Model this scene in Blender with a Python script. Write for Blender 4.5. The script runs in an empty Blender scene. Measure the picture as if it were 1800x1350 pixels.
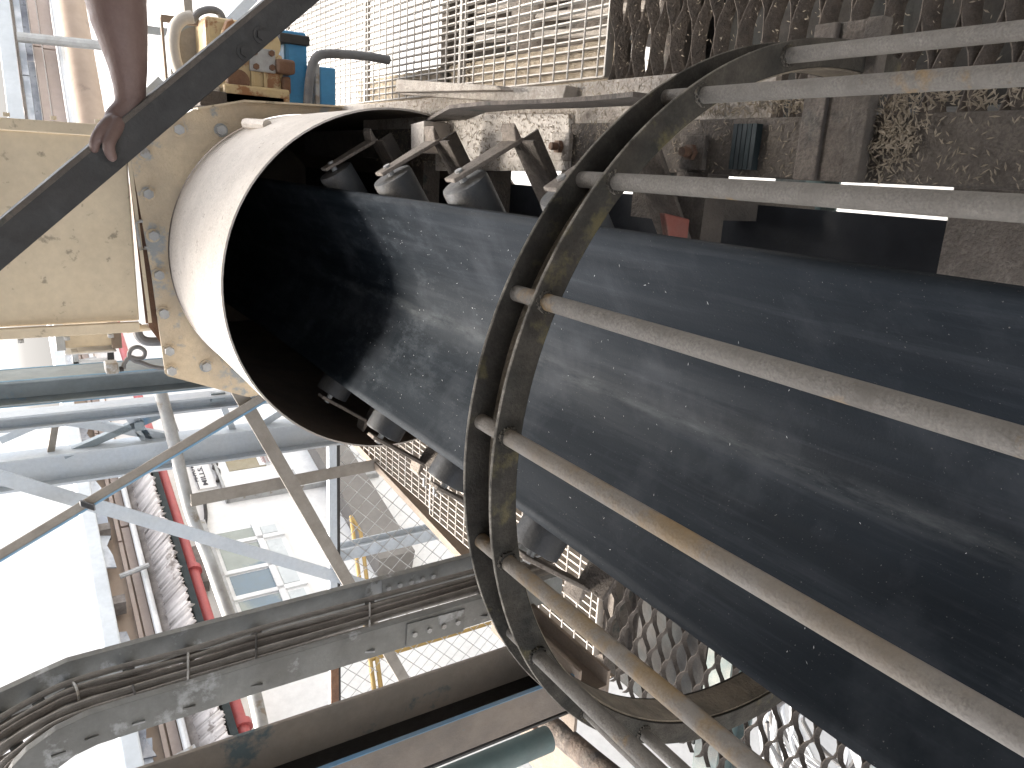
import bpy, math, random
from mathutils import Vector, Matrix
random.seed(7)
SC = bpy.context.scene
COL = SC.collection

# ------------------------------------------------------------------ camera, sky, sun, exposure
# The phone was held sideways: the picture's left edge is up in the world.
# World axes: Y along the conveyor, X to its right, Z up; camera at the origin.
_dn = Vector((2145, 249, -1350))
Zc = (-_dn).normalized()
Yc = Vector((-900, 427, -1350)); Yc = (Yc - Zc * Yc.dot(Zc)).normalized()
Xc = Yc.cross(Zc)
ROT = Matrix((Xc, Yc, Zc))                      # camera -> world
cam = bpy.data.cameras.new('camera'); cam.sensor_fit = 'HORIZONTAL'; cam.sensor_width = 36
cam.lens = 27.0; cam.clip_start = 0.02; cam.clip_end = 500
co = bpy.data.objects.new('camera', cam); COL.objects.link(co)
co.matrix_world = ROT.to_4x4()
SC.camera = co

w = bpy.data.worlds.new('World'); SC.world = w; w.use_nodes = True
nt = w.node_tree; bg = nt.nodes['Background']
sky = nt.nodes.new('ShaderNodeTexSky'); sky.sky_type = 'NISHITA'; sky.sun_disc = False
SUN_EL, SUN_AZ = math.radians(62), math.radians(-20)      # azimuth from +Y towards +X
sky.sun_elevation = SUN_EL; sky.sun_rotation = SUN_AZ
sky.air_density = 0.7; sky.dust_density = 4.0; sky.ozone_density = 1.0; sky.altitude = 0
hs = nt.nodes.new('ShaderNodeHueSaturation'); hs.inputs['Saturation'].default_value = .30      # white overcast
nt.links.new(sky.outputs[0], hs.inputs['Color']); nt.links.new(hs.outputs[0], bg.inputs[0]); bg.inputs[1].default_value = 0.15

sun = bpy.data.lights.new('sun', 'SUN'); sun.energy = 1.5; sun.angle = math.radians(25); sun.color = (1, .95, .87)
so = bpy.data.objects.new('sun', sun); COL.objects.link(so)
sd = Vector((math.sin(SUN_AZ) * math.cos(SUN_EL), math.cos(SUN_AZ) * math.cos(SUN_EL), math.sin(SUN_EL)))
so.rotation_euler = sd.to_track_quat('Z', 'Y').to_euler()
so.location = (0, 5, 30)

SC.view_settings.view_transform = 'Standard'; SC.view_settings.look = 'None'
SC.view_settings.exposure = 2.45; SC.view_settings.gamma = 1.0
SC.view_settings.use_curve_mapping = False
SC.cycles.max_bounces = 6; SC.cycles.diffuse_bounces = 4

# ------------------------------------------------------------------ photo point -> place in the world
def ray(x, y): return ROT @ Vector((x - 900, -(y - 675), -1350.0))
def at_y(x, y, v): d = ray(x, y); return d * (v / d.y)
def at_z(x, y, v): d = ray(x, y); return d * (v / d.z)
def at_x(x, y, v): d = ray(x, y); return d * (v / d.x)
FN = Vector((-.9657, .2598, 0)); FD = Vector((.2598, .9657, 0)); FDIST = 7.0   # long building: normal, direction, distance
def at_f(x, y, off=0.0): d = ray(x, y); return d * ((FDIST - off) / FN.dot(d))
FWD = ROT @ Vector((0, 0, -1))
def px(n, p): return n * FWD.dot(p) / 1350.0      # length of n photo pixels at p

# ------------------------------------------------------------------ materials
MATS = {}
def mat(name, c1, c2=None, rough=.7, metal=0.0, scale=6, bump=.25, bscale=70, dust=None, dust_amt=.6, spots=None, spot_amt=.5, spot_scale=9, stretch=None, spec=.5, mixlo=.35, mixhi=.65):
    if name in MATS: return MATS[name]
    m = bpy.data.materials.new(name); m.use_nodes = True; t = m.node_tree; N = t.nodes; L = t.links
    b = N['Principled BSDF']; b.inputs['Metallic'].default_value = metal
    b.inputs['Specular IOR Level'].default_value = spec
    tc = N.new('ShaderNodeTexCoord'); src = tc.outputs['Object']
    oi = N.new('ShaderNodeObjectInfo')
    add = N.new('ShaderNodeVectorMath'); add.operation = 'ADD'
    sc = N.new('ShaderNodeVectorMath'); sc.operation = 'SCALE'; sc.inputs[3].default_value = 37
    cm = N.new('ShaderNodeCombineXYZ'); L.new(oi.outputs['Random'], cm.inputs[0]); L.new(oi.outputs['Random'], cm.inputs[1])
    L.new(cm.outputs[0], sc.inputs[0]); L.new(src, add.inputs[0]); L.new(sc.outputs[0], add.inputs[1]); src = add.outputs[0]
    if stretch:
        mp = N.new('ShaderNodeMapping'); mp.inputs['Scale'].default_value = stretch; L.new(src, mp.inputs[0]); src2 = mp.outputs[0]
    else: src2 = src
    def noise(s, det=6, vec=None, ro=.6):
        n = N.new('ShaderNodeTexNoise'); n.inputs['Scale'].default_value = s; n.inputs['Detail'].default_value = det; n.inputs['Roughness'].default_value = ro
        L.new(vec or src2, n.inputs['Vector']); return n.outputs['Fac']
    def rng(f, a, b_, lo=0, hi=1):
        r = N.new('ShaderNodeMapRange'); r.inputs[1].default_value = a; r.inputs[2].default_value = b_; r.inputs[3].default_value = lo; r.inputs[4].default_value = hi
        L.new(f, r.inputs[0]); return r.outputs[0]
    def mix(f, a, b_):
        x = N.new('ShaderNodeMix'); x.data_type = 'RGBA'
        for v, i in ((f, 0), (a, 6), (b_, 7)):
            if isinstance(v, (tuple, list)): x.inputs[i].default_value = (*v, 1)
            elif isinstance(v, float): x.inputs[i].default_value = v
            else: L.new(v, x.inputs[i])
        return x.outputs[2]
    def mul(a, b_):
        x = N.new('ShaderNodeMath'); x.operation = 'MULTIPLY'; L.new(a, x.inputs[0])
        if isinstance(b_, float): x.inputs[1].default_value = b_
        else: L.new(b_, x.inputs[1])
        return x.outputs[0]
    colr = mix(rng(noise(scale), mixlo, mixhi), c1, c2 or tuple(v * .75 for v in c1))
    fine = noise(scale * 9, 4)
    colr = mix(rng(fine, .3, .75, 0, .35), colr, tuple(v * .6 for v in c1))
    if spots:
        colr = mix(rng(noise(spot_scale, 7, src, .65), .62 - .2 * spot_amt, .68 - .2 * spot_amt), colr, spots)
    if dust:
        g = N.new('ShaderNodeNewGeometry'); sp = N.new('ShaderNodeSeparateXYZ'); L.new(g.outputs['Normal'], sp.inputs[0])
        up = rng(sp.outputs[2], -.1, .8)
        f = mul(mul(up, rng(noise(scale * 2.2, 6, src), .3, .6)), float(dust_amt))
        dcol = mix(rng(noise(bscale * 2, 3, src), .35, .65), dust, tuple(v * .6 for v in dust))
        colr = mix(f, colr, dcol)
    L.new(colr, b.inputs['Base Color'])
    L.new(rng(noise(scale * 3), .3, .7, max(.05, rough - .12), min(1, rough + .12)), b.inputs['Roughness'])
    if bump:
        bp = N.new('ShaderNodeBump'); bp.inputs['Strength'].default_value = bump; bp.inputs['Distance'].default_value = .01
        L.new(noise(bscale, 5), bp.inputs['Height']); L.new(bp.outputs[0], b.inputs['Normal'])
    MATS[name] = m
    return m
DUST = (.42, .35, .28)
M_ring = mat('ring_steel', (.019, .018, .0145), (.030, .024, .018), .85, 0, 9, .35, 90, (.42, .37, .30), .9, (.085, .07, .03), .2, 5, spec=.3)
M_web = mat('ring_dust', (.30, .25, .185), (.15, .125, .095), .95, 0, 14, .9, 90, (.42, .35, .26), .8)
M_bar = mat('bar_dusty', (.24, .215, .182), (.175, .155, .13), .85, 0, 12, .4, 160, (.29, .26, .22), .7, (.33, .20, .07), .18, 6)
M_barr = mat('bar_rusty', (.27, .24, .205), (.24, .18, .115), .85, 0, 8, .35, 160, (.33, .295, .25), .5, (.28, .19, .095), .5, 4)
M_cream = mat('cream_paint', (.66, .55, .39), (.56, .47, .34), .6, 0, 3, .12, 60, (.45, .37, .28), .4, (.30, .25, .18), .12, 12)
M_creamplate = mat('cream_plate', (.63, .51, .35), (.47, .385, .28), .75, 0, 6, .35, 120, DUST, .5, (.31, .325, .32), .40, 5.5)
M_white = mat('white_dusty', (.66, .60, .53), (.55, .49, .43), .85, 0, 4, .5, 60, (.62, .56, .49), .6, (.25, .20, .15), .0, 30)
M_dusty = mat('dusty_steel', (.235, .195, .16), (.16, .135, .112), .9, 0, 10, .8, 90, (.40, .34, .28), .75, (.12, .095, .075), .12, 18)
M_dustdk = mat('dusty_dark', (.115, .095, .078), (.075, .064, .055), .9, 0, 10, .7, 90, (.24, .20, .165), .7, (.04, .045, .04), .25, 8)
M_black = mat('black_paint', (.017, .016, .015), (.024, .021, .019), .6, 0, 10, .2, 120, (.15, .12, .095), .25)
M_roller = mat('roller_tube', (.062, .068, .075), (.045, .048, .05), .55, 0, 8, .15, 100, (.36, .32, .27), .55)
M_rolldk = mat('roller_rubber', (.014, .016, .019), (.02, .021, .024), .55, 0, 8, .15, 100, (.10, .09, .075), .4)
M_belt_dark = mat('rubber_dark', (.016, .017, .02), (.024, .025, .028), .5, 0, 6, .1, 80)
M_inner = mat('hood_inside', (.19, .145, .105), (.13, .10, .078), .8, 0, 5, .2, 80)
M_galv = mat('galvanised', (.42, .425, .42), (.32, .32, .31), .55, .2, 14, .15, 120, DUST, .35, (.25, .22, .18), .2, 7)
M_grate = mat('galvanised_grating', (.50, .47, .43), (.38, .35, .31), .7, 0, 12, .2, 120, (.55, .49, .42), .5)
M_gratedk = mat('dusty_grating', (.45, .42, .38), (.30, .25, .2), .75, 0, 12, .2, 120, (.5, .44, .38), .5)
M_tray = mat('tray_grey', (.22, .225, .215), (.15, .15, .14), .65, .1, 9, .15, 120, (.33, .29, .24), .5, (.34, .35, .35), .2, 6)
M_cable2 = mat('cable_grey', (.30, .275, .245), (.22, .20, .175), .85, 0, 20, .3, 120)
M_cable = mat('cable_jacket', (.165, .145, .125), (.115, .10, .088), .85, 0, 20, .3, 120, (.22, .18, .14), .7)
M_blue = mat('blue_grey_paint', (.27, .32, .35), (.22, .26, .28), .6, 0, 5, .1, 80, DUST, .3, (.11, .25, .42), .16, 3)
M_bluep = mat('pale_blue_steel', (.48, .53, .58), (.50, .53, .55), .6, 0, 5, .1, 80, DUST, .3)
M_bluep2 = mat('light_blue_paint', (.12, .28, .44), (.20, .30, .38), .6, 0, 4, .1, 80, DUST, .2)
M_skyblue = mat('bright_blue_paint', (.035, .23, .46), (.05, .27, .50), .45, 0, 5, .05, 80, DUST, .15)
M_bluedge = mat('blue_edge', (.09, .22, .36), (.16, .22, .26), .6, 0, 4, .1, 80, DUST, .2)
M_gbrown = mat('grey_brown_steel', (.28, .255, .22), (.21, .185, .155), .75, 0, 8, .2, 100, DUST, .5)
M_hcol = mat('column_paint', (.36, .305, .25), (.28, .25, .215), .75, 0, 5, .25, 100, (.30, .25, .2), .4, (.12, .16, .17), .2, 4)
M_hcol2 = mat('column_paint_shaded', (.19, .155, .125), (.14, .118, .10), .8, 0, 6, .3, 100, (.2, .17, .13), .4, (.12, .16, .17), .15, 4)  # darker copy of the column paint; near flange's shading put into the colour
M_teal = mat('teal_paint', (.10, .155, .15), (.08, .11, .105), .6, 0, 6, .15, 90, DUST, .4)
M_floor = mat('expanded_dusty', (.042, .032, .025), (.028, .022, .018), .95, 0, 14, .6, 140, (.075, .06, .046), .55)
M_floordk = mat('expanded_caked', (.085, .066, .052), (.055, .045, .037), .95, 0, 16, .9, 110, (.20, .16, .125), .65)
M_floordk2 = mat('casing_dark', (.022, .026, .025), (.032, .025, .02), .9, 0, 5, .3, 60, (.06, .05, .04), .4)
M_brownch = mat('brown_channel', (.235, .18, .135), (.18, .14, .105), .85, 0, 10, .3, 100, (.27, .22, .17), .5)
M_skin = mat('skin', (.175, .112, .094), (.140, .086, .073), .55, 0, 14, .18, 240)
M_nail = mat('nail', (.36, .25, .22), None, .35, 0, 10, .0)
M_gear = mat('gearbox_cream', (.55, .41, .20), (.50, .40, .24), .5, 0, 7, .1, 80, (.5, .42, .33), .3, (.27, .12, .04), .52, 7)
M_rust = mat('rust', (.19, .10, .055), (.12, .065, .045), .9, 0, 9, .5, 80, DUST, .3)
M_red = mat('red_paint', (.42, .085, .085), (.36, .08, .08), .5, 0, 6, .05)
M_redd = mat('red_dusty', (.36, .085, .06), (.25, .09, .07), .8, 0, 8, .3, 80, DUST, .5)
M_wallw = mat('white_wall', (.78, .765, .74), (.70, .69, .67), .7, 0, 1.5, .05, 40)
M_wallt = mat('tan_wall', (.36, .285, .225), (.32, .25, .20), .8, 0, 1.2, .05, 30, None, .5, (.22, .17, .14), .12, 1.5)
M_wallp = mat('pink_fascia', (.42, .345, .305), (.36, .29, .25), .8, 0, 2, .05, 40)
M_gut = mat('pale_gutter', (.52, .55, .57), (.44, .47, .49), .5, 0, 1.5, .05, 40)
M_insul = mat('torn_insulation', (.62, .66, .72), (.33, .37, .44), .6, 0, 1.6, .3, 20, mixlo=.45, mixhi=.55)
M_foil = mat('dark_foil', (.12, .13, .16), (.40, .42, .46), .35, .3, 2.5, .4, 14)
M_ragged = mat('ragged_dark', (.13, .115, .105), (.30, .27, .25), .9, 0, 5, .5, 30)
M_awn = mat('awning_sheet', (.56, .52, .49), (.44, .40, .38), .8, 0, 2.2, .2, 30, None, .5, (.22, .19, .17), .22, 3)
M_tealdk = mat('teal_dark', (.012, .024, .026), (.012, .018, .02), .7, 0, 4, .1)
M_glass = mat('window_glass', (.30, .33, .30), (.16, .22, .27), .08, 0, .9, 0, 40, mixlo=.47, mixhi=.53)
M_glassp = mat('frosted_glass', (.50, .54, .55), (.55, .58, .58), .3, 0, 1, 0)
M_amber = mat('amber_glass', (.22, .175, .085), (.27, .24, .17), .15, 0, 1.5, 0)
M_frame = mat('white_frame', (.80, .80, .79), None, .5, 0, 3, .0)
M_conc = mat('concrete', (.40, .385, .36), (.33, .32, .30), .9, 0, .8, .3, 12)
M_plinth = mat('plinth_concrete', (.215, .20, .18), (.18, .165, .15), .9, 0, 1.5, .3, 12)
M_yellow = mat('yellow_paint', (.36, .23, .06), (.28, .19, .06), .6, 0, 4, .1)
M_hose = mat('grey_hose', (.16, .165, .17), (.12, .12, .125), .6, 0, 12, .1, 120, DUST, .4)
M_hosew = mat('cream_hose', (.55, .50, .43), (.47, .42, .36), .7, 0, 12, .1, 120)
M_husk = mat('husk', (.35, .29, .215), (.22, .18, .13), .85, 0, 20, 0)
M_huskd = mat('husk_heap', (.47, .395, .30), (.30, .24, .17), .95, 0, 22, 1.0, 130)
M_grain = mat('grain', (.72, .70, .66), None, .6, 0, 20, 0)
M_ink = mat('sign_ink', (.045, .045, .06), None, .6, 0, 3, 0)
M_inkr = mat('notice_ink', (.42, .16, .13), None, .6, 0, 3, 0)
M_whitec = mat('white_cable', (.78, .78, .78), (.62, .62, .62), .5, 0, 6, .05)
M_roof = mat('roof_sheet', (.20, .19, .18), None, .8, 0, 2, .05)

# conveyor belt: dark rubber with dust dragged along the travel direction
mb_ = bpy.data.materials.new('belt_rubber'); mb_.use_nodes = True
def belt_material():
    t = mb_.node_tree; N = t.nodes; L = t.links; b = N['Principled BSDF']
    tc = N.new('ShaderNodeTexCoord')
    def mapn(s):
        m = N.new('ShaderNodeMapping'); m.inputs['Scale'].default_value = s; L.new(tc.outputs['Object'], m.inputs[0]); return m.outputs[0]
    def noise(vec, s, det=6, ro=.6):
        n = N.new('ShaderNodeTexNoise'); n.inputs['Scale'].default_value = s; n.inputs['Detail'].default_value = det; n.inputs['Roughness'].default_value = ro
        L.new(vec, n.inputs['Vector']); return n.outputs['Fac']
    def rng(f, a, c, lo=0., hi=1.):
        r = N.new('ShaderNodeMapRange'); r.inputs[1].default_value = a; r.inputs[2].default_value = c; r.inputs[3].default_value = lo; r.inputs[4].default_value = hi
        L.new(f, r.inputs[0]); return r.outputs[0]
    def op(o, a, c):
        x = N.new('ShaderNodeMath'); x.operation = o
        for i, v in ((0, a), (1, c)):
            if isinstance(v, float): x.inputs[i].default_value = v
            else: L.new(v, x.inputs[i])
        return x.outputs[0]
    def mix(f, a, c):
        x = N.new('ShaderNodeMix'); x.data_type = 'RGBA'; L.new(f, x.inputs[0])
        for v, i in ((a, 6), (c, 7)):
            if isinstance(v, tuple): x.inputs[i].default_value = (*v, 1)
            else: L.new(v, x.inputs[i])
        return x.outputs[2]
    st = mapn((9, .55, 3)); st2 = mapn((30, 1.6, 8)); iso = mapn((1, 1, 1))
    c = mix(rng(noise(st, 1.5), .35, .7), (.0048, .0080, .0112), (.0100, .0145, .0190))
    c = mix(op('MULTIPLY', rng(noise(st2, 1.2, 8, .7), .52, .75), .2), c, (.09, .095, .105))
    # dust dragged out of the hood: pale scuffs on the stretch just before the mouth
    spq = N.new('ShaderNodeSeparateXYZ'); L.new(tc.outputs['Object'], spq.inputs[0])
    zone = op('MULTIPLY', rng(spq.outputs[1], 1.55, 2.35), rng(noise(mapn((9, 3.5, 4)), 1.9, 9, .78), .50, .66))
    c = mix(op('MULTIPLY', zone, .34), c, (.095, .105, .115))
    sp = N.new('ShaderNodeSeparateXYZ'); L.new(tc.outputs['Object'], sp.inputs[0])
    # wear band: pale scuff running along the belt left of its middle
    xw = op('ADD', sp.outputs[0], op('MULTIPLY', op('SUBTRACT', noise(mapn((0, 1.3, 0)), 1.0, 3), .5), .09))
    band = op('SUBTRACT', 1.0, op('MULTIPLY', op('ABSOLUTE', op('ADD', xw, .487), 0.0), 34.0))
    band = op('MULTIPLY', op('MAXIMUM', band, 0.0), rng(noise(mapn((16, 3.2, 4)), 1.6, 8, .7), .42, .72))
    c = mix(op('MULTIPLY', band, .42), c, (.16, .165, .16))
    # fine dust flecks
    c = mix(op('MULTIPLY', rng(noise(iso, 230, 2), .70, .76), .55), c, (.22, .21, .19))
    c = mix(op('MULTIPLY', rng(noise(iso, 4.2, 6), .5, .72), .22), c, (.12, .125, .135))
    L.new(c, b.inputs['Base Color'])
    L.new(rng(noise(st, 2.2), .3, .7, .52, .72), b.inputs['Roughness'])
    b.inputs['Specular IOR Level'].default_value = .2
    bp = N.new('ShaderNodeBump'); bp.inputs['Strength'].default_value = .14; bp.inputs['Distance'].default_value = .004
    L.new(op('ADD', noise(iso, 160, 4), op('MULTIPLY', noise(st2, 1.4), 1.2)), bp.inputs['Height']); L.new(bp.outputs[0], b.inputs['Normal'])
belt_material()

# ------------------------------------------------------------------ mesh helpers
def frame_of(a, b, up):
    d = (b - a).normalized(); up = Vector(up)
    if abs(d.dot(up.normalized())) > .995: up = Vector((1, 0, 0)) if abs(d.x) < .9 else Vector((0, 1, 0))
    s = d.cross(up).normalized(); u = s.cross(d).normalized()
    return d, s, u
class MB:
    def __init__(self): self.v = []; self.f = []
    def add(self, vs, fs):
        o = len(self.v); self.v += [Vector(p) for p in vs]; self.f += [[i + o for i in f] for f in fs]; return self
    def box(self, lo, hi):
        x0, y0, z0 = lo; x1, y1, z1 = hi
        return self.hexa([Vector(p) for p in ((x0, y0, z0), (x1, y0, z0), (x1, y1, z0), (x0, y1, z0), (x0, y0, z1), (x1, y0, z1), (x1, y1, z1), (x0, y1, z1))])
    def hexa(self, p):
        return self.add(p, [(3, 2, 1, 0), (4, 5, 6, 7), (0, 1, 5, 4), (1, 2, 6, 5), (2, 3, 7, 6), (3, 0, 4, 7)])
    def bar(self, a, b, w, h, up=(0, 0, 1)):
        a = Vector(a); b = Vector(b); d, s, u = frame_of(a, b, up)
        return self.prism([(-w / 2, -h / 2), (w / 2, -h / 2), (w / 2, h / 2), (-w / 2, h / 2)], a, b, s, u)
    def prism(self, prof, a, b, s, u):
        n = len(prof); a = Vector(a); b = Vector(b); s = Vector(s); u = Vector(u)
        vs = [a + s * x + u * y for x, y in prof] + [b + s * x + u * y for x, y in prof]
        fs = [(i, (i + 1) % n, n + (i + 1) % n, n + i) for i in range(n)] + [tuple(reversed(range(n))), tuple(range(n, 2 * n))]
        return self.add(vs, fs)
    def tube(self, pts, r, n=10, cap=True):
        pts = [Vector(p) for p in pts]; rs = r if isinstance(r, (list, tuple)) else [r] * len(pts)
        vs = []; fs = []; prev = None
        for i, p in enumerate(pts):
            d = (pts[min(i + 1, len(pts) - 1)] - pts[max(i - 1, 0)]).normalized()
            if prev is None:
                prev = d.cross(Vector((0, 0, 1)) if abs(d.z) < .9 else Vector((1, 0, 0))).normalized()
            s = (prev - d * prev.dot(d)).normalized(); prev = s; u = d.cross(s)
            vs += [p + (s * math.cos(2 * math.pi * k / n) + u * math.sin(2 * math.pi * k / n)) * rs[i] for k in range(n)]
        for i in range(len(pts) - 1):
            for k in range(n):
                k2 = (k + 1) % n; fs.append((i * n + k, i * n + k2, (i + 1) * n + k2, (i + 1) * n + k))
        if cap: fs += [tuple(reversed(range(n))), tuple(range((len(pts) - 1) * n, len(pts) * n))]
        return self.add(vs, fs)
    def plate(self, pts, nrm, t):
        nrm = Vector(nrm).normalized(); n = len(pts); pts = [Vector(p) for p in pts]
        vs = pts + [p + nrm * t for p in pts]
        fs = [tuple(reversed(range(n))), tuple(range(n, 2 * n))] + [(i, (i + 1) % n, n + (i + 1) % n, n + i) for i in range(n)]
        return self.add(vs, fs)
    def hexnut(self, c, axis, r, h):
        a = Vector(axis).normalized(); c = Vector(c); return self.tube([c, c + a * h], r, 6)
    def build(self, name, m, parent=None, smooth=True, bevel=0.0, kind=None, label=None):
        off = Vector(parent['_w']) if parent is not None else (Vector(self.v[0]) * 0)
        me = bpy.data.meshes.new(name)
        me.from_pydata([p - off for p in self.v], [], self.f); me.materials.append(m)
        import bmesh
        bm = bmesh.new(); bm.from_mesh(me); bmesh.ops.recalc_face_normals(bm, faces=bm.faces); bm.to_mesh(me); bm.free()
        if smooth:
            me.shade_smooth(); me.set_sharp_from_angle(angle=math.radians(35))
        o = bpy.data.objects.new(name, me); COL.objects.link(o)
        o['_w'] = tuple(off)
        if parent is not None: o.parent = parent
        if bevel:
            bv = o.modifiers.new('bevel', 'BEVEL'); bv.width = bevel; bv.segments = 2; bv.limit_method = 'ANGLE'; bv.angle_limit = math.radians(40)
        if kind: o['kind'] = kind
        if label: o['label'] = label
        return o
def tag(o, label, cat, group=None):
    o['label'] = label; o['category'] = cat
    if group: o['group'] = group
    return o
def thing(name, loc, label, cat, group=None):
    o = bpy.data.objects.new(name, None); COL.objects.link(o); o.location = loc; o.empty_display_size = .1
    o['_w'] = tuple(loc); return tag(o, label, cat, group)
def copy_tree(o, d, label=None, parent=None):
    c = o.copy(); COL.objects.link(c)
    if parent is None: c.location = o.location + Vector(d)
    else: c.parent = parent
    if label: c['label'] = label
    c['_w'] = tuple(Vector(o['_w']) + Vector(d))
    for ch in [x for x in COL.objects if x.parent == o]: copy_tree(ch, d, None, c)
    return c
def rep(src, parent, loc, rot=None):
    """another piece alike: shares the mesh of src"""
    c = src.copy(); COL.objects.link(c); c.parent = parent; c.location = loc
    if rot: c.rotation_euler = rot
    return c
def curve_pts(pts, n=6):
    pts = [Vector(p) for p in pts]; out = []
    for i in range(len(pts) - 1):
        p0 = pts[max(i - 1, 0)]; p1 = pts[i]; p2 = pts[i + 1]; p3 = pts[min(i + 2, len(pts) - 1)]
        for k in range(n):
            t = k / n
            out.append(.5 * ((2 * p1) + (p2 - p0) * t + (2 * p0 - 5 * p1 + 4 * p2 - p3) * t * t + (3 * p1 - p0 - 3 * p2 + p3) * t ** 3))
    out.append(pts[-1]); return out
def ibeam(w, h, tf, tw):
    return [(-w/2, -h/2), (w/2, -h/2), (w/2, -h/2+tf), (tw/2, -h/2+tf), (tw/2, h/2-tf), (w/2, h/2-tf), (w/2, h/2), (-w/2, h/2), (-w/2, h/2-tf), (-tw/2, h/2-tf), (-tw/2, -h/2+tf), (-w/2, -h/2+tf)]
def angle(w, h, t): return [(0, 0), (w, 0), (w, t), (t, t), (t, h), (0, h)]
def channel(w, h, t): return [(0, 0), (w, 0), (w, t), (t, t), (t, h - t), (w, h - t), (w, h), (0, h)]

CX = -.4575                 # conveyor centre line
ZF = -2.0                   # walkway level

# ================================================================== SETTING
GZ = -8.0
g = MB().add([(-90, -60, GZ), (90, -60, GZ), (90, 140, GZ), (-90, 140, GZ)], [(0, 1, 2, 3)]).build('ground', M_conc, kind='structure', smooth=False)

# unseen roof and added side wall, sized to shade the near end
rm = MB(); RX0, RX1, RY0, RY1, RZ_ = -2.8, 3.2, -3.5, 3.5, 2.3
k = 0; x0 = RX0
while x0 < RX1:
    rm.add([(x0, RY0, RZ_), (x0 + .06, RY0, RZ_ + .05), (x0 + .12, RY0, RZ_), (x0, RY1, RZ_), (x0 + .06, RY1, RZ_ + .05), (x0 + .12, RY1, RZ_)], [(0, 1, 4, 3), (1, 2, 5, 4)]); x0 += .12
tag(rm.build('shade_roof', M_roof, smooth=False), 'unseen corrugated roof sized to shade the near end of the conveyor platform', 'roof')
tag(MB().box((RX1, RY0, GZ), (RX1 + .1, RY1, RZ_)).build('shade_wall', M_roof, smooth=False), 'unseen sheet wall added to block light right of the conveyor platform', 'wall')

# ------------------------------------------------------------------ long building behind
def fbox(mbx, p1, p2, d0, d1):
    """box on the long building's face between two photo points; d0,d1 = distance proud of the face"""
    a = at_f(*p1); b = at_f(*p2)
    s0, s1 = a.dot(FD), b.dot(FD); z0, z1 = a.z, b.z
    return fbox_sz(mbx, s0, s1, z0, z1, d0, d1)
def fpt(s, z, d): return FD * s + FN * (FDIST - d) + Vector((0, 0, z))
def fbox_sz(mbx, s0, s1, z0, z1, d0, d1):
    if s0 > s1: s0, s1 = s1, s0
    if z0 > z1: z0, z1 = z1, z0
    return mbx.hexa([fpt(s0, z0, d1), fpt(s1, z0, d1), fpt(s1, z0, d0), fpt(s0, z0, d0), fpt(s0, z1, d1), fpt(s1, z1, d1), fpt(s1, z1, d0), fpt(s0, z1, d0)])
def fz(x, y, o=0.0): return at_f(x, y, o).z
def fs(x, y): return at_f(x, y).dot(FD)
BW = thing('mill_building', fpt(6, GZ, 0), 'long white mill building with tan upper cladding behind the steelwork', 'building')
zg1, zg0 = fz(149, 950, .42), fz(178, 950, .42)            # gutter
zt0 = fz(250, 960)                               # bottom of the tan band
S0, S1 = -4, at_f(112, 420).dot(FD)
fbox_sz(MB(), S0, S1, GZ, zt0, -.4, 0).build('wall', M_wallw, BW, smooth=False)
fbox_sz(MB(), S0, S1, zt0, zg0 + .05, -.4, .05).build('upper_cladding', M_wallt, BW, smooth=False)
fbox_sz(MB(), S0, S1, zg0, zg1, .0, .42).build('gutter', M_gut, BW, smooth=False, bevel=.02)
za = fz(205, 950); zb = fz(214, 950); zc_ = fz(230, 950)
for k in range(26):
    s = S0 + k * 2.4
    fbox_sz(MB(), s, s + 2.37, zb + .012, za, .05, .13).build('fascia_panel', M_wallp, BW, smooth=False)
    fbox_sz(MB(), s + .3, s + 2.66, zc_, zb - .012, .05, .10).build('fascia_panel', M_wallp, BW, smooth=False)
rnd = random.Random(3)
for k in range(14):                               # torn insulation hanging under the gutter
    s = S0 + k * 2.2 + rnd.uniform(0, .5); L_ = rnd.uniform(1.2, 2.1); m = MB(); n = 9; top = []; bot = []
    for i in range(n + 1):
        top.append(fpt(s + L_ * i / n, zg0 - .005, .2)); bot.append(fpt(s + L_ * i / n, zg0 - rnd.uniform(.06, .16), .17 + rnd.uniform(0, .04)))
    m.add(top + bot, [(i, i + 1, n + 2 + i, n + 1 + i) for i in range(n)])
    o = m.build('insulation_strip', M_insul if k % 2 else M_foil, BW, smooth=False)
    o.modifiers.new('solid', 'SOLIDIFY').thickness = .02
for k in range(22):
    s = S0 + .8 + k * 1.25
    fbox_sz(MB(), s, s + .12, zg0 - .13, zg0 + .02, .12, .30).build('gutter_bracket', M_ragged, BW, smooth=False)
MB().tube([fpt(S0, zc_ - .03, .22), fpt(S1, zc_ - .03, .22)], .035, 8).build('conduit', M_frame, BW)
for k in range(14):
    s = S0 + 1.2 + k * 2.5
    MB().tube([fpt(s, zg0 - .12, .30), fpt(s + .05, zc_ - .08, .34)], .03, 8).build('drain_spout', M_galv, BW)
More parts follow.
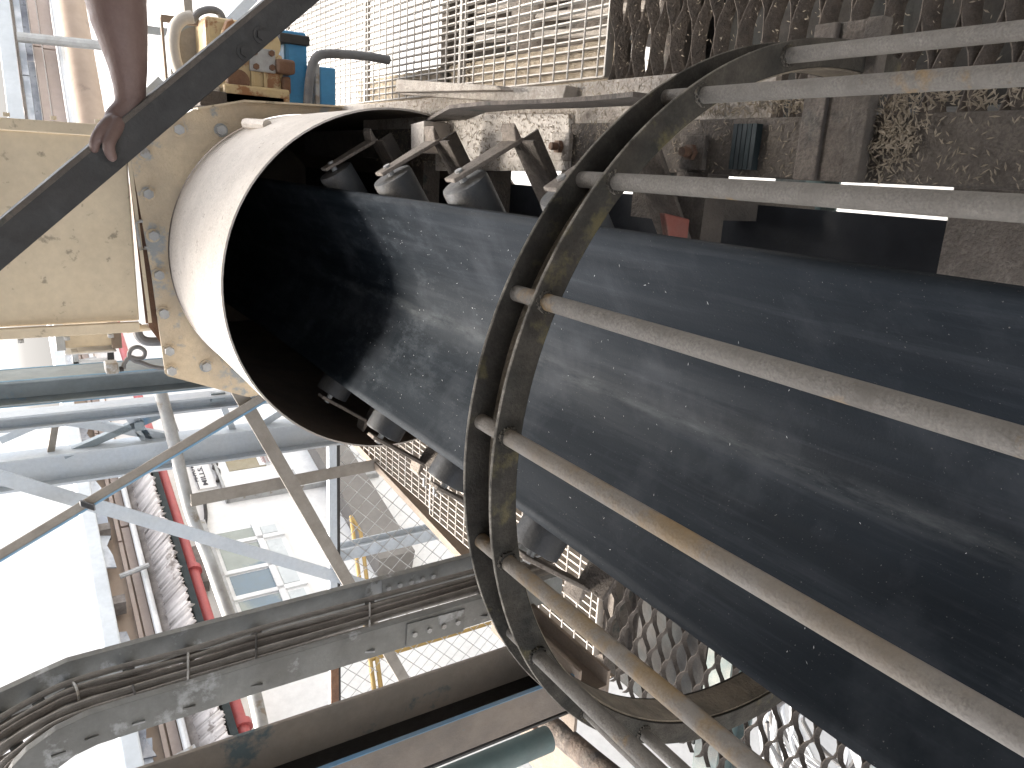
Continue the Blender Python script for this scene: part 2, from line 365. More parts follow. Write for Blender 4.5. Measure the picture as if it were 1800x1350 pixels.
# corrugated awning with a ragged dark lining
aw0, aw1 = fz(252, 960, .1), fz(303, 960, .62); sa1 = fs(262, 822)
AW = thing('corrugated_awning', fpt(5, aw1, .3), 'sloping grey corrugated awning with torn lower edge along the white building', 'awning')
n = 840; m = MB(); sa0 = -3.0
vs = []
for i in range(n + 1):
    s = sa0 + (sa1 - sa0) * i / n; c = .013 * (math.sin(i * math.pi / 4))
    e = rnd.uniform(-.02, .02) if i % 8 else rnd.uniform(-.06, .0)
    vs += [fpt(s + .22, aw0, .10 + c), fpt(s, aw1 + e, .62 + c)]
m.add(vs, [(2 * i, 2 * i + 1, 2 * i + 3, 2 * i + 2) for i in range(n)])
o = m.build('sheet', M_awn, AW); o.modifiers.new('solid', 'SOLIDIFY').thickness = .01
m = MB(); nn = 60; top = []; bot = []
for i in range(nn + 1):
    s = sa0 + (sa1 - sa0) * i / nn
    top.append(fpt(s + .25, aw0 + .06, .14)); bot.append(fpt(s + .2, aw0 - rnd.uniform(.03, .13), .19 + rnd.uniform(0, .03)))
m.add(top + bot, [(i, i + 1, nn + 2 + i, nn + 1 + i) for i in range(nn)])
o = m.build('torn_flashing', M_ragged, AW, smooth=False); o.modifiers.new('solid', 'SOLIDIFY').thickness = .03
fbox_sz(MB(), sa0, sa1, aw1 - .10, aw1 - .03, .42, .56).build('edge_beam', M_tealdk, AW, smooth=False)
# red pipe under the awning
zr = fz(333, 985, .34)
PR = thing('red_pipe', fpt(5, zr, .3), 'red water pipe running under the corrugated awning', 'pipe')
MB().tube([fpt(-4, zr, .34), fpt(fs(322, 880) , zr, .34), fpt(S1, zr, .34)], .065, 14).build('pipe_run', M_red, PR)
for k in range(5):
    s = fs(345, 1040) + (k - 1) * 2.2
    MB().tube([fpt(s - .035, zr, .34), fpt(s + .035, zr, .34)], .10, 14).build('flange', M_red, PR)
fbox_sz(MB(), fs(340, 1040) - .1, fs(336, 985), zr - .17, zr - .04, .05, .22).build('bracket_box', M_ragged, PR, smooth=False)
fbox_sz(MB(), S0, sa1 - .2, fz(330, 960), fz(318, 960), .0, .12).build('eaves_board', M_wallt, BW, smooth=False)

fbox_sz(MB(), fs(640, 1020), fs(640, 770), fz(632, 960), fz(700, 960), 0, .3).build('concrete_plinth', M_plinth, BW, smooth=False)
# windows of the white building
WN = MB(); ws = [fs(405, y) for y in (1112, 1062, 1014, 962, 935)]
zt, zm0, zm1, zb_ = fz(396, 1000), fz(475, 1000), fz(486, 1000), fz(516, 1000)
win = fbox_sz(MB(), ws[0], ws[4], zb_ - .06, zt + .06, .0, .045).build('window', M_frame, BW, smooth=False)
for i in range(4):
    fbox_sz(MB(), ws[i] + .05, ws[i + 1] - .05, zm0, zt, .0, .052).build('pane', M_glass, win, smooth=False)
    fbox_sz(MB(), ws[i] + .07, ws[i + 1] - .07, zb_, zm1, .0, .052).build('pane', M_glassp, win, smooth=False)
    fbox_sz(MB(), ws[i] - .03, ws[i] + .03, zb_ - .06, zt + .06, .0, .075).build('mullion', M_frame, win, smooth=False)
fbox_sz(MB(), ws[0], ws[4], zm0 - .05, zm0 + .03, .0, .075).build('mullion', M_frame, win, smooth=False)
fbox_sz(MB(), ws[0] - .1, ws[4] + .15, zt + .07, zt + .13, .0, .16).build('window_hood', M_galv, BW, smooth=False)
# door with the sign over it
s0, s1 = fs(400, 880), fs(400, 770)
door = fbox_sz(MB(), s0, s1, fz(640, 800), fz(378, 820), .0, .05).build('door', M_frame, BW, smooth=False)
fbox(MB(), (403, 834), (455, 797), .05, .06).build('door_window', M_amber, door, smooth=False)
MB().tube([fpt(s0 + .12, fz(520, 850), .05), fpt(s0 + .12, fz(520, 850), .11), fpt(s0 + .3, fz(520, 850), .11)], .018, 8).build('handle', M_galv, door)
fbox_sz(MB(), s0 - .06, s0, fz(640, 800), fz(372, 820), .0, .09).build('door_jamb', M_galv, BW, smooth=False)
fbox_sz(MB(), s1, s1 + .06, fz(640, 800), fz(372, 820), .0, .09).build('door_jamb', M_galv, BW, smooth=False)
fbox_sz(MB(), s0 - .06, s1 + .06, fz(378, 820), fz(373, 820), .0, .09).build('door_lintel', M_galv, BW, smooth=False)
SG = thing('door_sign', fpt(fs(352, 830), fz(370, 830), .05), 'white sign over the door reading PINTU MASUK in dark capitals', 'sign')
fbox_sz(MB(), fs(355, 862), fs(355, 735), fz(371, 830), fz(337, 830), .0, .03).build('board', M_wallw, SG, smooth=False)
fbox_sz(MB(), fs(355, 862), fs(355, 735), fz(339.5, 830), fz(338, 830), .03, .036).build('rule_line', M_ink, SG, smooth=False)
RT = Matrix((FD, Vector((0, 0, 1)), -FN)).transposed()
def text(body, p, size, m, parent, name='lettering', sx=1.0):
    c = bpy.data.curves.new(name, 'FONT'); c.body = body; c.size = size; c.extrude = .002; c.offset = size * .012
    c.materials.append(m)
    o = bpy.data.objects.new(name, c); COL.objects.link(o); o.parent = parent
    o.matrix_local = Matrix.Translation(Vector(p) - Vector(parent['_w'])) @ RT.to_4x4() @ Matrix.Diagonal((sx, 1, 1, 1))
    dg = bpy.context.evaluated_depsgraph_get(); dg.update(); me = bpy.data.meshes.new_from_object(o.evaluated_get(dg)); o2 = bpy.data.objects.new(name, me); COL.objects.link(o2); o2.parent = parent; o2.matrix_local = o.matrix_local.copy(); bpy.data.objects.remove(o)
    o2['_w'] = tuple(p); return o2
for body, xb, hpx, y0_, y1_ in (('PINTU MASUK', 349, 5.5, 850, 800), ('MILLS. A B', 366, 9, 856, 800)):
    hh = abs(fz(xb, 840) - fz(xb - hpx, 840))
    o = text(body, fpt(fs(xb, y0_), fz(xb + .4, y0_), .034), hh / .70, M_ink, SG)
    xs = [v.co.x for v in o.data.vertices]; o.scale.x = (fs(xb, y1_) - fs(xb, y0_)) / (max(xs) - min(xs))
for i, (p1, p2, ln) in enumerate((((456.5, 824), (464, 797), 3), ((466, 822), (478, 797), 3), ((465, 872), (473, 864), 2))):
    nb = thing('notice', at_f(*p1), ('narrow white notice with red border beside the door window', 'wider white notice with red print lowest beside the door window', 'small white notice with red print on the wall left of the door')[i], 'notice')
    fbox(MB(), p1, p2, .05 if i < 2 else 0, .065 if i < 2 else .015).build('paper', M_frame, nb, smooth=False)
    d = .07 if i < 2 else .02
    for k in range(ln):
        xx = p1[0] + (p2[0] - p1[0]) * (k + .5) / ln
        ym = (p1[1] + p2[1]) / 2; fbox_sz(MB(), fs(xx, p1[1] - 4), fs(xx, p2[1] + 4), fz(xx - .35, ym), fz(xx + .35, ym), d - .005, d).build('print_line', M_inkr, nb, smooth=False)
lb = thing('wall_lamp', at_f(452, 868), 'small grey bulkhead lamp on the white wall left of the door', 'lamp')
fbox(MB(), (446, 872), (456, 864), 0, .08).build('housing', M_blue, lb, smooth=False, bevel=.01)
fbox(MB(), (448, 870), (454, 866), .08, .11).build('lens', M_glassp, lb, smooth=False, bevel=.01)
wc = curve_pts([at_f(x, y, .06) for x, y in ((362, 868), (360, 882), (362, 905), (361, 925), (366, 945), (368, 975))], 5)
tag(MB().tube(wc, .025, 6).build('cable', M_black), 'dark cable looping down the white wall between door and window', 'cable')
wc = curve_pts([at_f(x, y, .06) for x, y in ((374, 812), (380, 816), (376, 822), (384, 828), (383, 846))], 5)
tag(MB().tube(wc, .03, 6).build('cable', M_black), 'tangled dark cable on the wall beside the lettered sign', 'cable')
# cream silo wall behind the gutter, high on the left
sl = MB(); c0 = at_f(120, 905, -6); R_ = 5.0
sl.tube([Vector((c0.x - 3.5, c0.y + 2, GZ)), Vector((c0.x - 3.5, c0.y + 2, 2.2))], R_, 40)
tag(sl.build('storage_tank', M_wallw), 'pale cream cylindrical tank wall behind the white diagonal brace', 'tank')

# second building, behind the arm
D2 = ray(-361, -2874); D2.z = 0; D2.normalize(); O2 = at_y(100, 100, 10); N2 = Vector((-D2.y, D2.x, 0))
TB = thing('tan_building', (O2.x, O2.y, GZ), 'tan building with pale gutter and torn blue insulation behind the arm', 'building')
def z2(x, y=100): d_ = ray(x, y); return (d_ * (N2.dot(O2) / N2.dot(d_))).z
def b2(s0_, s1_, xa, xb, d0_, d1_, nm, m_):
    zz1, zz0 = z2(xa), z2(xb)
    f_ = lambda s_, z_, d_: O2 + D2 * s_ - N2 * d_ + Vector((0, 0, z_ - O2.z))
    return MB().hexa([f_(s0_, zz0, d1_), f_(s1_, zz0, d1_), f_(s1_, zz0, d0_), f_(s0_, zz0, d0_), f_(s0_, zz1, d1_), f_(s1_, zz1, d1_), f_(s1_, zz1, d0_), f_(s0_, zz1, d0_)]).build(nm, m_, TB, smooth=False)
b2(-2.0, 6, 1, 27, 0, .3, 'gutter', M_gut); b2(-2, 6, 30, 34, .0, .12, 'eaves_strip', M_ragged)
for k in range(5): b2(-2 + 1.6 * k, -.42 + 1.6 * k, 35, 46, 0, .1, 'insulation_strip', M_insul)
for k in range(5): b2(-1.7 + 1.6 * k, -.2 + 1.6 * k, 47, 58, 0, .09, 'insulation_strip', M_foil)
for k in range(4): b2(-2 + 2 * k, -.02 + 2 * k, 60, 74, 0, .12, 'fascia_panel', M_wallp); b2(-2 + 2 * k, -.02 + 2 * k, 77, 99, 0, .10, 'fascia_panel', M_wallp)
for s_, d_ in ((0, .14),):
    zz = z2(107); MB().tube([O2 + D2 * -2 - N2 * d_ + Vector((0, 0, zz - O2.z)), O2 + D2 * 6 - N2 * d_ + Vector((0, 0, zz - O2.z))], .035, 8).build('conduit', M_frame, TB)
zz = (z2(116) + z2(172)) / 2; rz = (z2(116) - z2(172)) / 2
MB().tube([O2 + D2 * -2 + N2 * .2 + Vector((0, 0, zz - O2.z)), O2 + D2 * 6 + N2 * .2 + Vector((0, 0, zz - O2.z))], rz, 32).build('round_duct', M_wallt, TB)
p0_ = at_y(30, 65, 9.7); p1_ = at_y(180, 80, 9.7)
MB().tube([p0_, p1_], .05, 10).build('drain_pipe', M_galv, TB)

# ------------------------------------------------------------------ galvanised pipe in front of the building
pp = [at_y(x, y, v) for x, y, v in ((276, 664, 4.95), (280, 683, 4.93), (300, 755, 4.88), (325, 862, 4.84), (337, 905, 4.82), (350, 940, 4.80), (368, 985, 4.66), (384, 1030, 4.5), (400, 1075, 4.34), (424, 1140, 4.1), (446, 1215, 3.85), (462, 1290, 3.6), (476, 1370, 3.4))]
o = MB().tube(curve_pts(pp, 5), px(10.5, pp[5]), 16).build('galvanised_pipe', M_galv)
tag(o, 'mottled galvanised pipe bending down across the white building front', 'pipe')

# ================================================================== STEELWORK ON THE LEFT
UP = Vector((0, 0, 1))
# blue I-column beside the chute
a = at_y(100, 665, 4.3); b = at_y(100, 707, 4.3)
cxm = (a.x + b.x) / 2
C1 = thing('steel_column', (cxm, 4.35, GZ), 'blue grey steel column right behind the bolted cream plate', 'column')
MB().prism(ibeam(.24, .13, .012, .008), (cxm, 4.42, GZ), (cxm, 4.42, 3), (0, 1, 0), (1, 0, 0)).build('shaft', M_blue, C1, smooth=False)
for yy_ in (4.299, 4.535): MB().box((cxm + .064, yy_, GZ), (cxm + .0665, yy_ + .016, 3)).build('painted_edge', M_bluep2, C1, smooth=False)
MB().box((cxm - .0665, 4.298, GZ), (cxm - .062, 4.316, 3)).build('painted_edge', M_bluep2, C1, smooth=False)
# limit-switch box + coiled cable on the column
def flat(p1, p2, wpx, Y, t, ang=None):
    a = at_y(*p1, Y); b = at_y(*p2, Y); wd = px(wpx, (a + b) / 2)
    return MB().bar(a, b, t, wd, (b - a).cross(Vector((0, 1, 0)))) if False else MB().prism([(-wd / 2, 0), (wd / 2, 0), (wd / 2, t), (-wd / 2, t)], a, b, (b - a).normalized().cross(Vector((0, 1, 0))), (0, 1, 0))
jb = thing('switch_box', at_y(197, 645, 4.25), 'small grey switch box with cable gland on the blue column', 'box')
a = at_y(186, 657, 4.22); b = at_y(207, 637, 4.22)
MB().box((min(a.x, b.x), 4.2, min(a.z, b.z)), (max(a.x, b.x), 4.29, max(a.z, b.z))).build('case', M_galv, jb, smooth=False, bevel=.006)
a = at_y(210, 649, 4.24); b = at_y(217, 648, 4.24); MB().tube([a, b], .014, 8).build('gland', M_black, jb)
wc = curve_pts([at_y(x, y, 4.24) for x, y in ((217, 648), (219, 638), (228, 628), (240, 630), (252, 628), (254, 617), (243, 610), (231, 614), (227, 625), (236, 634), (250, 638), (266, 644), (290, 648))], 6)
tag(MB().tube(wc, .011, 8).build('cable', M_hose), 'grey cable coiled in a loop between switch box and bolted plate', 'cable')
# floodlight-like box behind the duct
fl = thing('junction_cabinet', at_y(155, 597, 4.9), 'weathered cream cabinet on a white bracket under the cream duct', 'cabinet')
def ybox(p1, p2, Y0, Y1):
    a = at_y(*p1, Y0); b = at_y(*p2, Y0)
    return MB().box((min(a.x, b.x), Y0, min(a.z, b.z)), (max(a.x, b.x), Y1, max(a.z, b.z)))
ybox((110, 613), (200, 577), 4.9, 5.15).build('case', M_cream, fl, smooth=False, bevel=.01)
ybox((100, 617), (112, 576), 4.86, 5.15).build('end_cap', M_galv, fl, smooth=False)
ybox((198, 613), (212, 574), 4.86, 5.15).build('end_cap', M_brownch, fl, smooth=False)
ybox((115, 625), (205, 617), 4.86, 5.1).build('mounting_rail', M_frame, fl, smooth=False)
ybox((130, 640), (195, 632), 4.9, 4.96).build('mounting_rail', M_frame, fl, smooth=False)
ybox((128, 640), (137, 618), 4.9, 4.98).build('bracket', M_galv, fl, smooth=False)
ybox((190, 640), (200, 618), 4.9, 4.98).build('bracket', M_black, fl, smooth=False)
# lattice tower
T = thing('lattice_tower', (-1.8, 5.1, GZ), 'pale blue lattice tower of two legs joined by zigzag angles', 'tower')
def leg(p1, p2, Y, w, d, m, name='leg'):
    a = at_y(*p1, Y); x = a.x
    wd = px(w, a)
    MB().prism(ibeam(d, wd, .014, .01), (x - wd / 2, Y + d / 2, GZ), (x - wd / 2, Y + d / 2, 2.2), (0, 1, 0), (1, 0, 0)).build(name, m, T, smooth=False)
leg((100, 725), None, 5.0, 27, .14, M_bluep); leg((100, 800), None, 5.0, 58, .16, M_bluep)
for p1, p2, wd, m in (((0, 775), (88, 737), 13, M_bluep), ((100, 738), (300, 770), 15, M_bluep), ((112, 802), (245, 744), 12, M_blue), ((240, 748), (322, 712), 12, M_blue), ((88, 805), (100, 732), 11, M_gbrown),
                   ((300, 725), (385, 695), 11, M_bluep), ((383, 690), (412, 762), 11, M_bluep), ((225, 725), (262, 778), 18, M_bluep), ((440, 760), (500, 722), 12, M_bluep)):
    flat(p1, p2, wd, 5.07, .05).build('diagonal', m, T, smooth=False)
ybox((238, 758), (252, 742), 5.03, 5.06).build('gusset', M_blue, T, smooth=False)
ybox((372, 708), (396, 690), 5.03, 5.06).build('gusset', M_blue, T, smooth=False)
# braces in front of it
def brace(p1, p2, wpx, Y, m, label, name='diagonal_brace', t=.008, lip=.05, edge=None):
    a = at_y(*p1, Y); b = at_y(*p2, Y); wd = px(wpx, (a + b) / 2); s = (b - a).normalized().cross(Vector((0, 1, 0)))
    o = MB().prism([(-wd / 2, 0), (wd / 2, 0), (wd / 2, t), (-wd / 2 + t, t), (-wd / 2 + t, lip), (-wd / 2, lip)], a, b, s, (0, 1, 0)).build(name, m, smooth=False)
    tag(o, label, 'brace'); return o
db = brace((-60, 1012), (470, 694), 16, 4.44, M_gbrown, 'brown grey diagonal brace with blue edge, rising from left towards the white tunnel hood')
a = at_y(-60, 1023, 4.437); b = at_y(470, 704, 4.437); wq = px(4, a)
db['_w'] = (0, 0, 0); MB().prism([(-wq / 2, 0), (wq / 2, 0), (wq / 2, .003), (-wq / 2, .003)], a, b, (b - a).normalized().cross(Vector((0, 1, 0))), (0, 1, 0)).build('painted_edge', M_bluep2, db, smooth=False)
brace((-60, 822), (640, 1028), 23, 4.60, M_bluep, 'pale whitish diagonal brace crossing the brown one, bound with wire')
brace((398, 650), (722, 1214), 21, 4.48, M_gbrown, 'grey brown flat diagonal brace falling from the cream plate past the lettered sign')
brace((336, 880), (668, 816), 22, 4.72, M_gbrown, 'grey upright angle bar joining the pipe and the wire fence', 'upright_bar')
wm = MB(); rnd = random.Random(5)
for k in range(11):
    x = 142 + k * 2.2; wm.tube([at_y(x, 880 + k * .7, 4.42), at_y(x + 1.5, 890 + k * .7, 4.42)], .008, 5)
tag(wm.build('binding_wire', M_hose, smooth=False), 'coiled wire binding where the two diagonal braces cross', 'wire')

# ================================================================== CREAM CHUTE AND TUNNEL HOOD
HY0, HY1, HZ, HR = 2.74, 3.74, -1.244, .656
H = thing('tunnel_hood', (CX, 3.2, HZ), 'white dusted half-round tunnel hood swallowing the belt, dark inside', 'hood')
n = 96
def ring_pts(Y, r): return [Vector((CX + r * math.cos(2 * math.pi * k / n), Y, HZ + r * math.sin(2 * math.pi * k / n))) for k in range(n)]
A, B, C_, D_ = ring_pts(HY0, HR), ring_pts(HY1, HR), ring_pts(HY0, HR - .007), ring_pts(5.4, HR - .007)
m = MB(); m.add(A + B, [(k, (k + 1) % n, n + (k + 1) % n, n + k) for k in range(n)])
m.add(A + C_, [(k, (k + 1) % n, n + (k + 1) % n, n + k) for k in range(n)])
m.build('shell', M_white, H)
m = MB(); m.add(C_ + D_, [(k, (k + 1) % n, n + (k + 1) % n, n + k) for k in range(n)]); m.add(D_, [tuple(range(n))])
m.build('inner_lining', M_inner, H)
lug = MB().tube([at_y(432, 217, 3.6), at_y(470, 220, 3.4)], .022, 8); lug.build('lug', M_white, H)
# bolted plate
CH = thing('cream_chute', (-.35, 3.9, -.5), 'cream painted discharge chute with bolted face plate above the tunnel hood', 'chute')
PY = 3.75
pl = [at_y(x, y, PY) for x, y in ((228, 250), (231, 282), (266, 480), (291, 660), (436, 698))] + [Vector((-1.12, PY, -1.3)), Vector((-1.0, PY, -1.7)), Vector((.2, PY, -1.9)), Vector((.262, PY, -1.5))] + [at_y(x, y, PY) for x, y in ((598, 188), (425, 178), (344, 191))]
# punch the round opening: build the plate as a fan of quads between the opening and the outline
def plate_with_hole(pts, c, r, t, nseg=120):
    m = MB(); ring = []; out = []
    N_ = len(pts)
    for k in range(nseg):
        a = 2 * math.pi * k / nseg; d = Vector((math.cos(a), 0, math.sin(a)))
        best = None
        for i in range(N_):
            p = pts[i]; q = pts[(i + 1) % N_]; e = q - p
            den = d.x * e.z - d.z * e.x
            if abs(den) < 1e-9: continue
            w_ = p - c
            tt = (w_.x * e.z - w_.z * e.x) / den; uu = (w_.x * d.z - w_.z * d.x) / den
            if tt > 0 and -1e-6 <= uu <= 1 + 1e-6 and (best is None or tt > best): best = tt
        ring.append(c + d * r); out.append(c + d * max(best or r, r + .004))
    for off in (0, t):
        o = Vector((0, off, 0)); m.add([p + o for p in ring] + [p + o for p in out], [(k, (k + 1) % nseg, nseg + (k + 1) % nseg, nseg + k) for k in range(nseg)])
    m.add(out + [p + Vector((0, t, 0)) for p in out], [(k, (k + 1) % nseg, nseg + (k + 1) % nseg, nseg + k) for k in range(nseg)])
    return m
plate_with_hole(pl, Vector((CX, PY, HZ)), HR + .004, .012, 240).build('face_plate', M_creamplate, CH, smooth=False)
b0 = None
for i, (x, y) in enumerate(((314, 228), (388, 229), (254, 269), (260, 341), (269, 414), (279, 483), (287, 550), (297, 616), (301, 651), (362, 643))):
    p = at_y(x, y, PY)
    o = MB().tube([p, p + Vector((0, -.006, 0))], .03, 16).build('washer', M_creamplate, CH)
    MB().hexnut(p + Vector((0, -.006, 0)), (0, -1, 0), .0215, .022).build('bolt', M_galv, o)
# lip on the plate's right edge
q0, q1 = at_y(344, 191, PY), at_y(425, 178, PY); q2 = at_y(598, 188, PY)
MB().bar(q0, q1, .10, .008, (1, 0, 0)).build('flange', M_cream, CH, smooth=False)
MB().bar(q1, q2, .10, .008, (1, 0, 0)).build('flange', M_cream, CH, smooth=False)
# duct
dz0 = at_y(243, 430, 3.78).z
x0, x1 = -.752, .045
dm = MB().box((x0, 3.8, dz0 + .015), (x1, 4.7, 2.6)); dm.build('duct', M_cream, CH, smooth=False, bevel=.008)
for xx, sgn in ((x1, 1), (x0, -1)):
    MB().box((min(xx, xx + .045 * sgn), 3.765, dz0 + .02), (max(xx, xx + .045 * sgn), 3.795, 2.6)).build('flange', M_cream, CH, smooth=False, bevel=.003)
for k in range(6):
    p = Vector((x1 + .05, 3.78, -.35 + k * .16)); MB().hexnut(p, (1, 0, 0), .013, .015).build('bolt', M_cream, CH)
    p = Vector((x0 - .05, 3.78, -.33 + k * .17)); MB().hexnut(p, (-1, 0, 0), .013, .015).build('bolt', M_galv, CH)
a = at_y(226, 268, 3.77); b = at_y(264, 567, 3.77)
MB().bar(a, b, .010, .014, (0, 0, 1)).build('duct_flange', M_cream, CH, smooth=False)
a = at_y(240, 268, 3.79); b = at_y(272, 567, 3.79)
MB().bar(a, b, .012, .075, (0, 0, 1)).build('rusty_recess', M_rust, CH, smooth=False)
MB().plate([at_y(x, y, 3.80) for x, y in ((222, 262), (262, 575), (310, 640), (268, 262))], (0, 1, 0), .02).build('skirt_plate', M_rust, CH, smooth=False)
for pts in (((239, 392), (249, 389), (258, 436), (247, 440)),):
    P = [at_y(x, y, 3.74) for x, y in pts]
    MB().tube([P[1] + Vector((0, .03, 0)), P[1], P[0], P[3], P[2], P[2] + Vector((0, .03, 0))], .007, 8).build('handle', M_galv, CH)
wc = curve_pts([at_y(x, y, 3.95) for x, y in ((240, 570), (244, 590), (258, 600), (285, 600))], 6)
tag(MB().tube(wc, .022, 10).build('hose', M_hose), 'short dark hose curving out under the cream duct corner', 'hose')
MB().tube([at_y(222, 580, 3.85), at_y(282, 573, 3.85)], .016, 8).build('clamp_rod', M_cream, CH)

# ================================================================== CONVEYOR BELT
def belt_z(t):
    a = abs(t); wv = -1.0 - .649 * (1 - a) * .3575; fl = -1.163; k = .03
    h = max(k - abs(wv - fl), 0) / k
    return max(wv, fl) + h * h * k * .25 + .010 * max(0, 1 - ((a - .42) / .4) ** 2)
NT = 36; ys = [-1.2 + i * .12 for i in range(56)]
m = MB(); vs = []
for yv in ys:
    for i in range(NT + 1):
        t = -1 + 2 * i / NT
        vs.append(Vector((CX + .3575 * t, yv, belt_z(t) + (.004 * math.sin(yv * 3.1) if abs(t) > .85 else 0))))
W = NT + 1
m.add(vs, [(r * W + i, r * W + i + 1, (r + 1) * W + i + 1, (r + 1) * W + i) for r in range(len(ys) - 1) for i in range(NT)])
BT = m.build('conveyor_belt', mb_)
sm = BT.modifiers.new('solid', 'SOLIDIFY'); sm.thickness = .012; sm.offset = 0
tag(BT, 'wide dark blue grey troughed rubber belt running into the hood', 'conveyor belt')
rb = MB().box((-.87, .0, -1.765), (-.052, 7, -1.752)); tag(rb.build('return_belt', M_belt_dark, smooth=False), 'black return belt running flat below the loaded belt', 'conveyor belt')

# ------------------------------------------------------------------ idlers
TA = math.radians(33); aR = Vector((math.cos(TA), 0, math.sin(TA))); nR = Vector((-math.sin(TA), 0, math.cos(TA)))
E0 = Vector((-.034, 0, -1.050)); rr = .067
def idler(Y, label):
    I = thing('troughing_idler', (CX, Y, -1.3), label, 'idler', 'idlers under the belt')
    for sx in (1, -1):
        def mx(p): p = Vector(p); return Vector((p.x if sx > 0 else 2 * CX - p.x, p.y + Y, p.z))
        e = E0 if sx > 0 else E0 + aR * .04; L_ = .30 if sx > 0 else .34
        prof = [(.0, .030), (.002, rr - .008), (.006, rr), (L_ - .006, rr), (L_, .03)]
        a_ = mx(e) ; ax = (mx(e + aR) - mx(e))
        pts = [a_ - ax * 0.0, a_ - ax * .004, a_ - ax * (L_ - .004), a_ - ax * L_]
        r_ = MB().tube([a_ - ax * .062, a_ - ax * .003, a_, a_ - ax * .003, a_ - ax * .01, a_ - ax * (L_ - .01), a_ - ax * L_], [rr - .011, rr - .011, rr - .008, rr - .002, rr, rr, rr - .006], 28, cap=False)
        ro_ = r_.build('roller', M_roller if sx > 0 else M_rolldk, I)
        MB().tube([a_ - ax * .058, a_ - ax * .062], rr - .010, 28).build('end_cap', M_black, ro_)  # black cap paints in the shade of the hollow roller end
        MB().tube([a_ - ax * .05, a_ + ax * .035], .011, 10).build('shaft', M_galv, ro_)
        def mp(al, nn, y): return mx(e + aR * al + nR * nn + Vector((0, y, 0)))
        st = MB().hexa([mp(.016, .036, .030), mp(.028, .036, .030), mp(.028, -.185, .014), mp(.016, -.185, .014), mp(.016, .036, -.024), mp(.028, .036, -.024), mp(.028, -.185, -.07), mp(.016, -.185, -.07)])
        so_ = st.build('end_bracket', M_dusty, I, smooth=False, bevel=.003)
        MB().hexa([mp(.018, -.16, .012), mp(.06, -.175, .012), mp(.07, -.185, .012), mp(.018, -.185, .012), mp(.018, -.16, -.06), mp(.06, -.175, -.06), mp(.07, -.185, -.06), mp(.018, -.185, -.06)]).build('lug', M_dusty, so_, smooth=False, bevel=.004)
        MB().hexa([mp(.022, -.172, -.02), mp(.022, -.182, -.02), mp(-.42, -.182, -.02), mp(-.42, -.172, -.02), mp(.022, -.172, -.125), mp(.022, -.182, -.125), mp(-.42, -.182, -.125), mp(-.42, -.172, -.125)]).build('wing_plate', M_dustdk, I, smooth=False, bevel=.003)
        MB().hexa([mp(.01, -.182, -.02), mp(.01, -.26, -.02), mp(-.42, -.26, -.02), mp(-.42, -.182, -.02), mp(.01, -.182, -.03), mp(.01, -.26, -.03), mp(-.42, -.26, -.03), mp(-.42, -.182, -.03)]).build('wing_web', M_dustdk, I, smooth=False)
    MB().tube([(CX - .15, Y, -1.163 - rr - .008), (CX + .15, Y, -1.163 - rr - .008)], rr, 24).build('roller', M_roller, I)
    MB().box((CX - .48, Y - .12, -1.43), (CX + .48, Y - .02, -1.36)).build('base_beam', M_dustdk, I, smooth=False)
    p = at_y(1187, 393, 1.28)
    MB().hexa([Vector((p.x + a_, Y + b_, p.z + c_)) for a_, b_, c_ in ((-.05, -.135, -.05), (.01, -.135, -.05), (.01, -.115, -.05), (-.05, -.115, -.05), (-.05, -.135, .005), (.022, -.135, .03), (.022, -.115, .03), (-.05, -.115, .005))]).build('red_guard', M_redd, I, smooth=False, bevel=.004)
    return I
I0 = idler(2.37, 'troughing idler first below the tunnel hood mouth, pale dusty roller end')
I1 = copy_tree(I0, (0, -.48, 0), 'troughing idler second below the hood, clean grey roller rim')
I2 = copy_tree(I0, (0, -.95, 0), 'troughing idler partly behind the round guard ring, black roller')
I3 = copy_tree(I0, (0, .52, 0), 'troughing idler deep inside the dark tunnel hood')

# ------------------------------------------------------------------ stringers
M_dustshade = mat('dusty_shaded', (.125, .105, .086), (.085, .073, .062), .95, 0, 12, .9, 90, (.20, .168, .138), .7)  # dusty steel darkened: dimmer light at the near end put into the colour
M_dustlt = mat('dusty_light', (.40, .345, .29), (.30, .255, .21), .95, 0, 11, .9, 90, (.58, .52, .45), .8, (.16, .13, .105), .1, 22)
S = thing('conveyor_stringer', (.08, 2, -1.4), 'dust caked steel stringer beam along the right side of the belt, strewn with husks', 'beam')
MB().prism(channel(.12, .20, .012), (.138, .2, -1.36), (.138, 4.2, -1.36), (-1, 0, 0), (0, 0, -1)).build('channel', M_dustshade, S, smooth=False, bevel=.003)
a = at_z(1410, 240, -1.33); b = at_z(1532, 240, -1.33)
for yy, ww, mt in ((a.y - .02, .05, M_dustdk), (b.y + .03, .035, M_dustshade)):
    MB().box((.015, yy - ww / 2, -1.355), (.30, yy + ww / 2, -1.325)).build('cleat', mt, S, smooth=False, bevel=.003)
MB().box((.015, b.y + .02, -1.358), (.30, a.y - .03, -1.335)).build('cleat', M_dustdk, S, smooth=False, bevel=.003)
for x, y, w2 in ((985, 258, 26), (1217, 268, 28)):
    c = at_z(x, y, -1.345); hw = px(w2, c)
    po = MB().box((c.x - .038, c.y - hw, -1.357), (c.x + .038, c.y + hw, -1.343)).build('bolted_plate', M_dustlt if x < 1100 else M_dustshade, S, smooth=False, bevel=.002)
    bo = MB(); bo.hexnut(c, (0, 0, 1), .019, .014); bo.tube([c, c + Vector((0, 0, .034))], .011, 10); bo.build('bolt', M_rust, po)
c = at_z(1306, 258, -1.34)
for k in range(5):
    y = c.y + (k - 2) * .013; MB().box((c.x - .047, y - .0055, -1.357), (c.x + .047, y + .0055, -1.338)).build('shim_plate', M_tealdk, S, smooth=False)
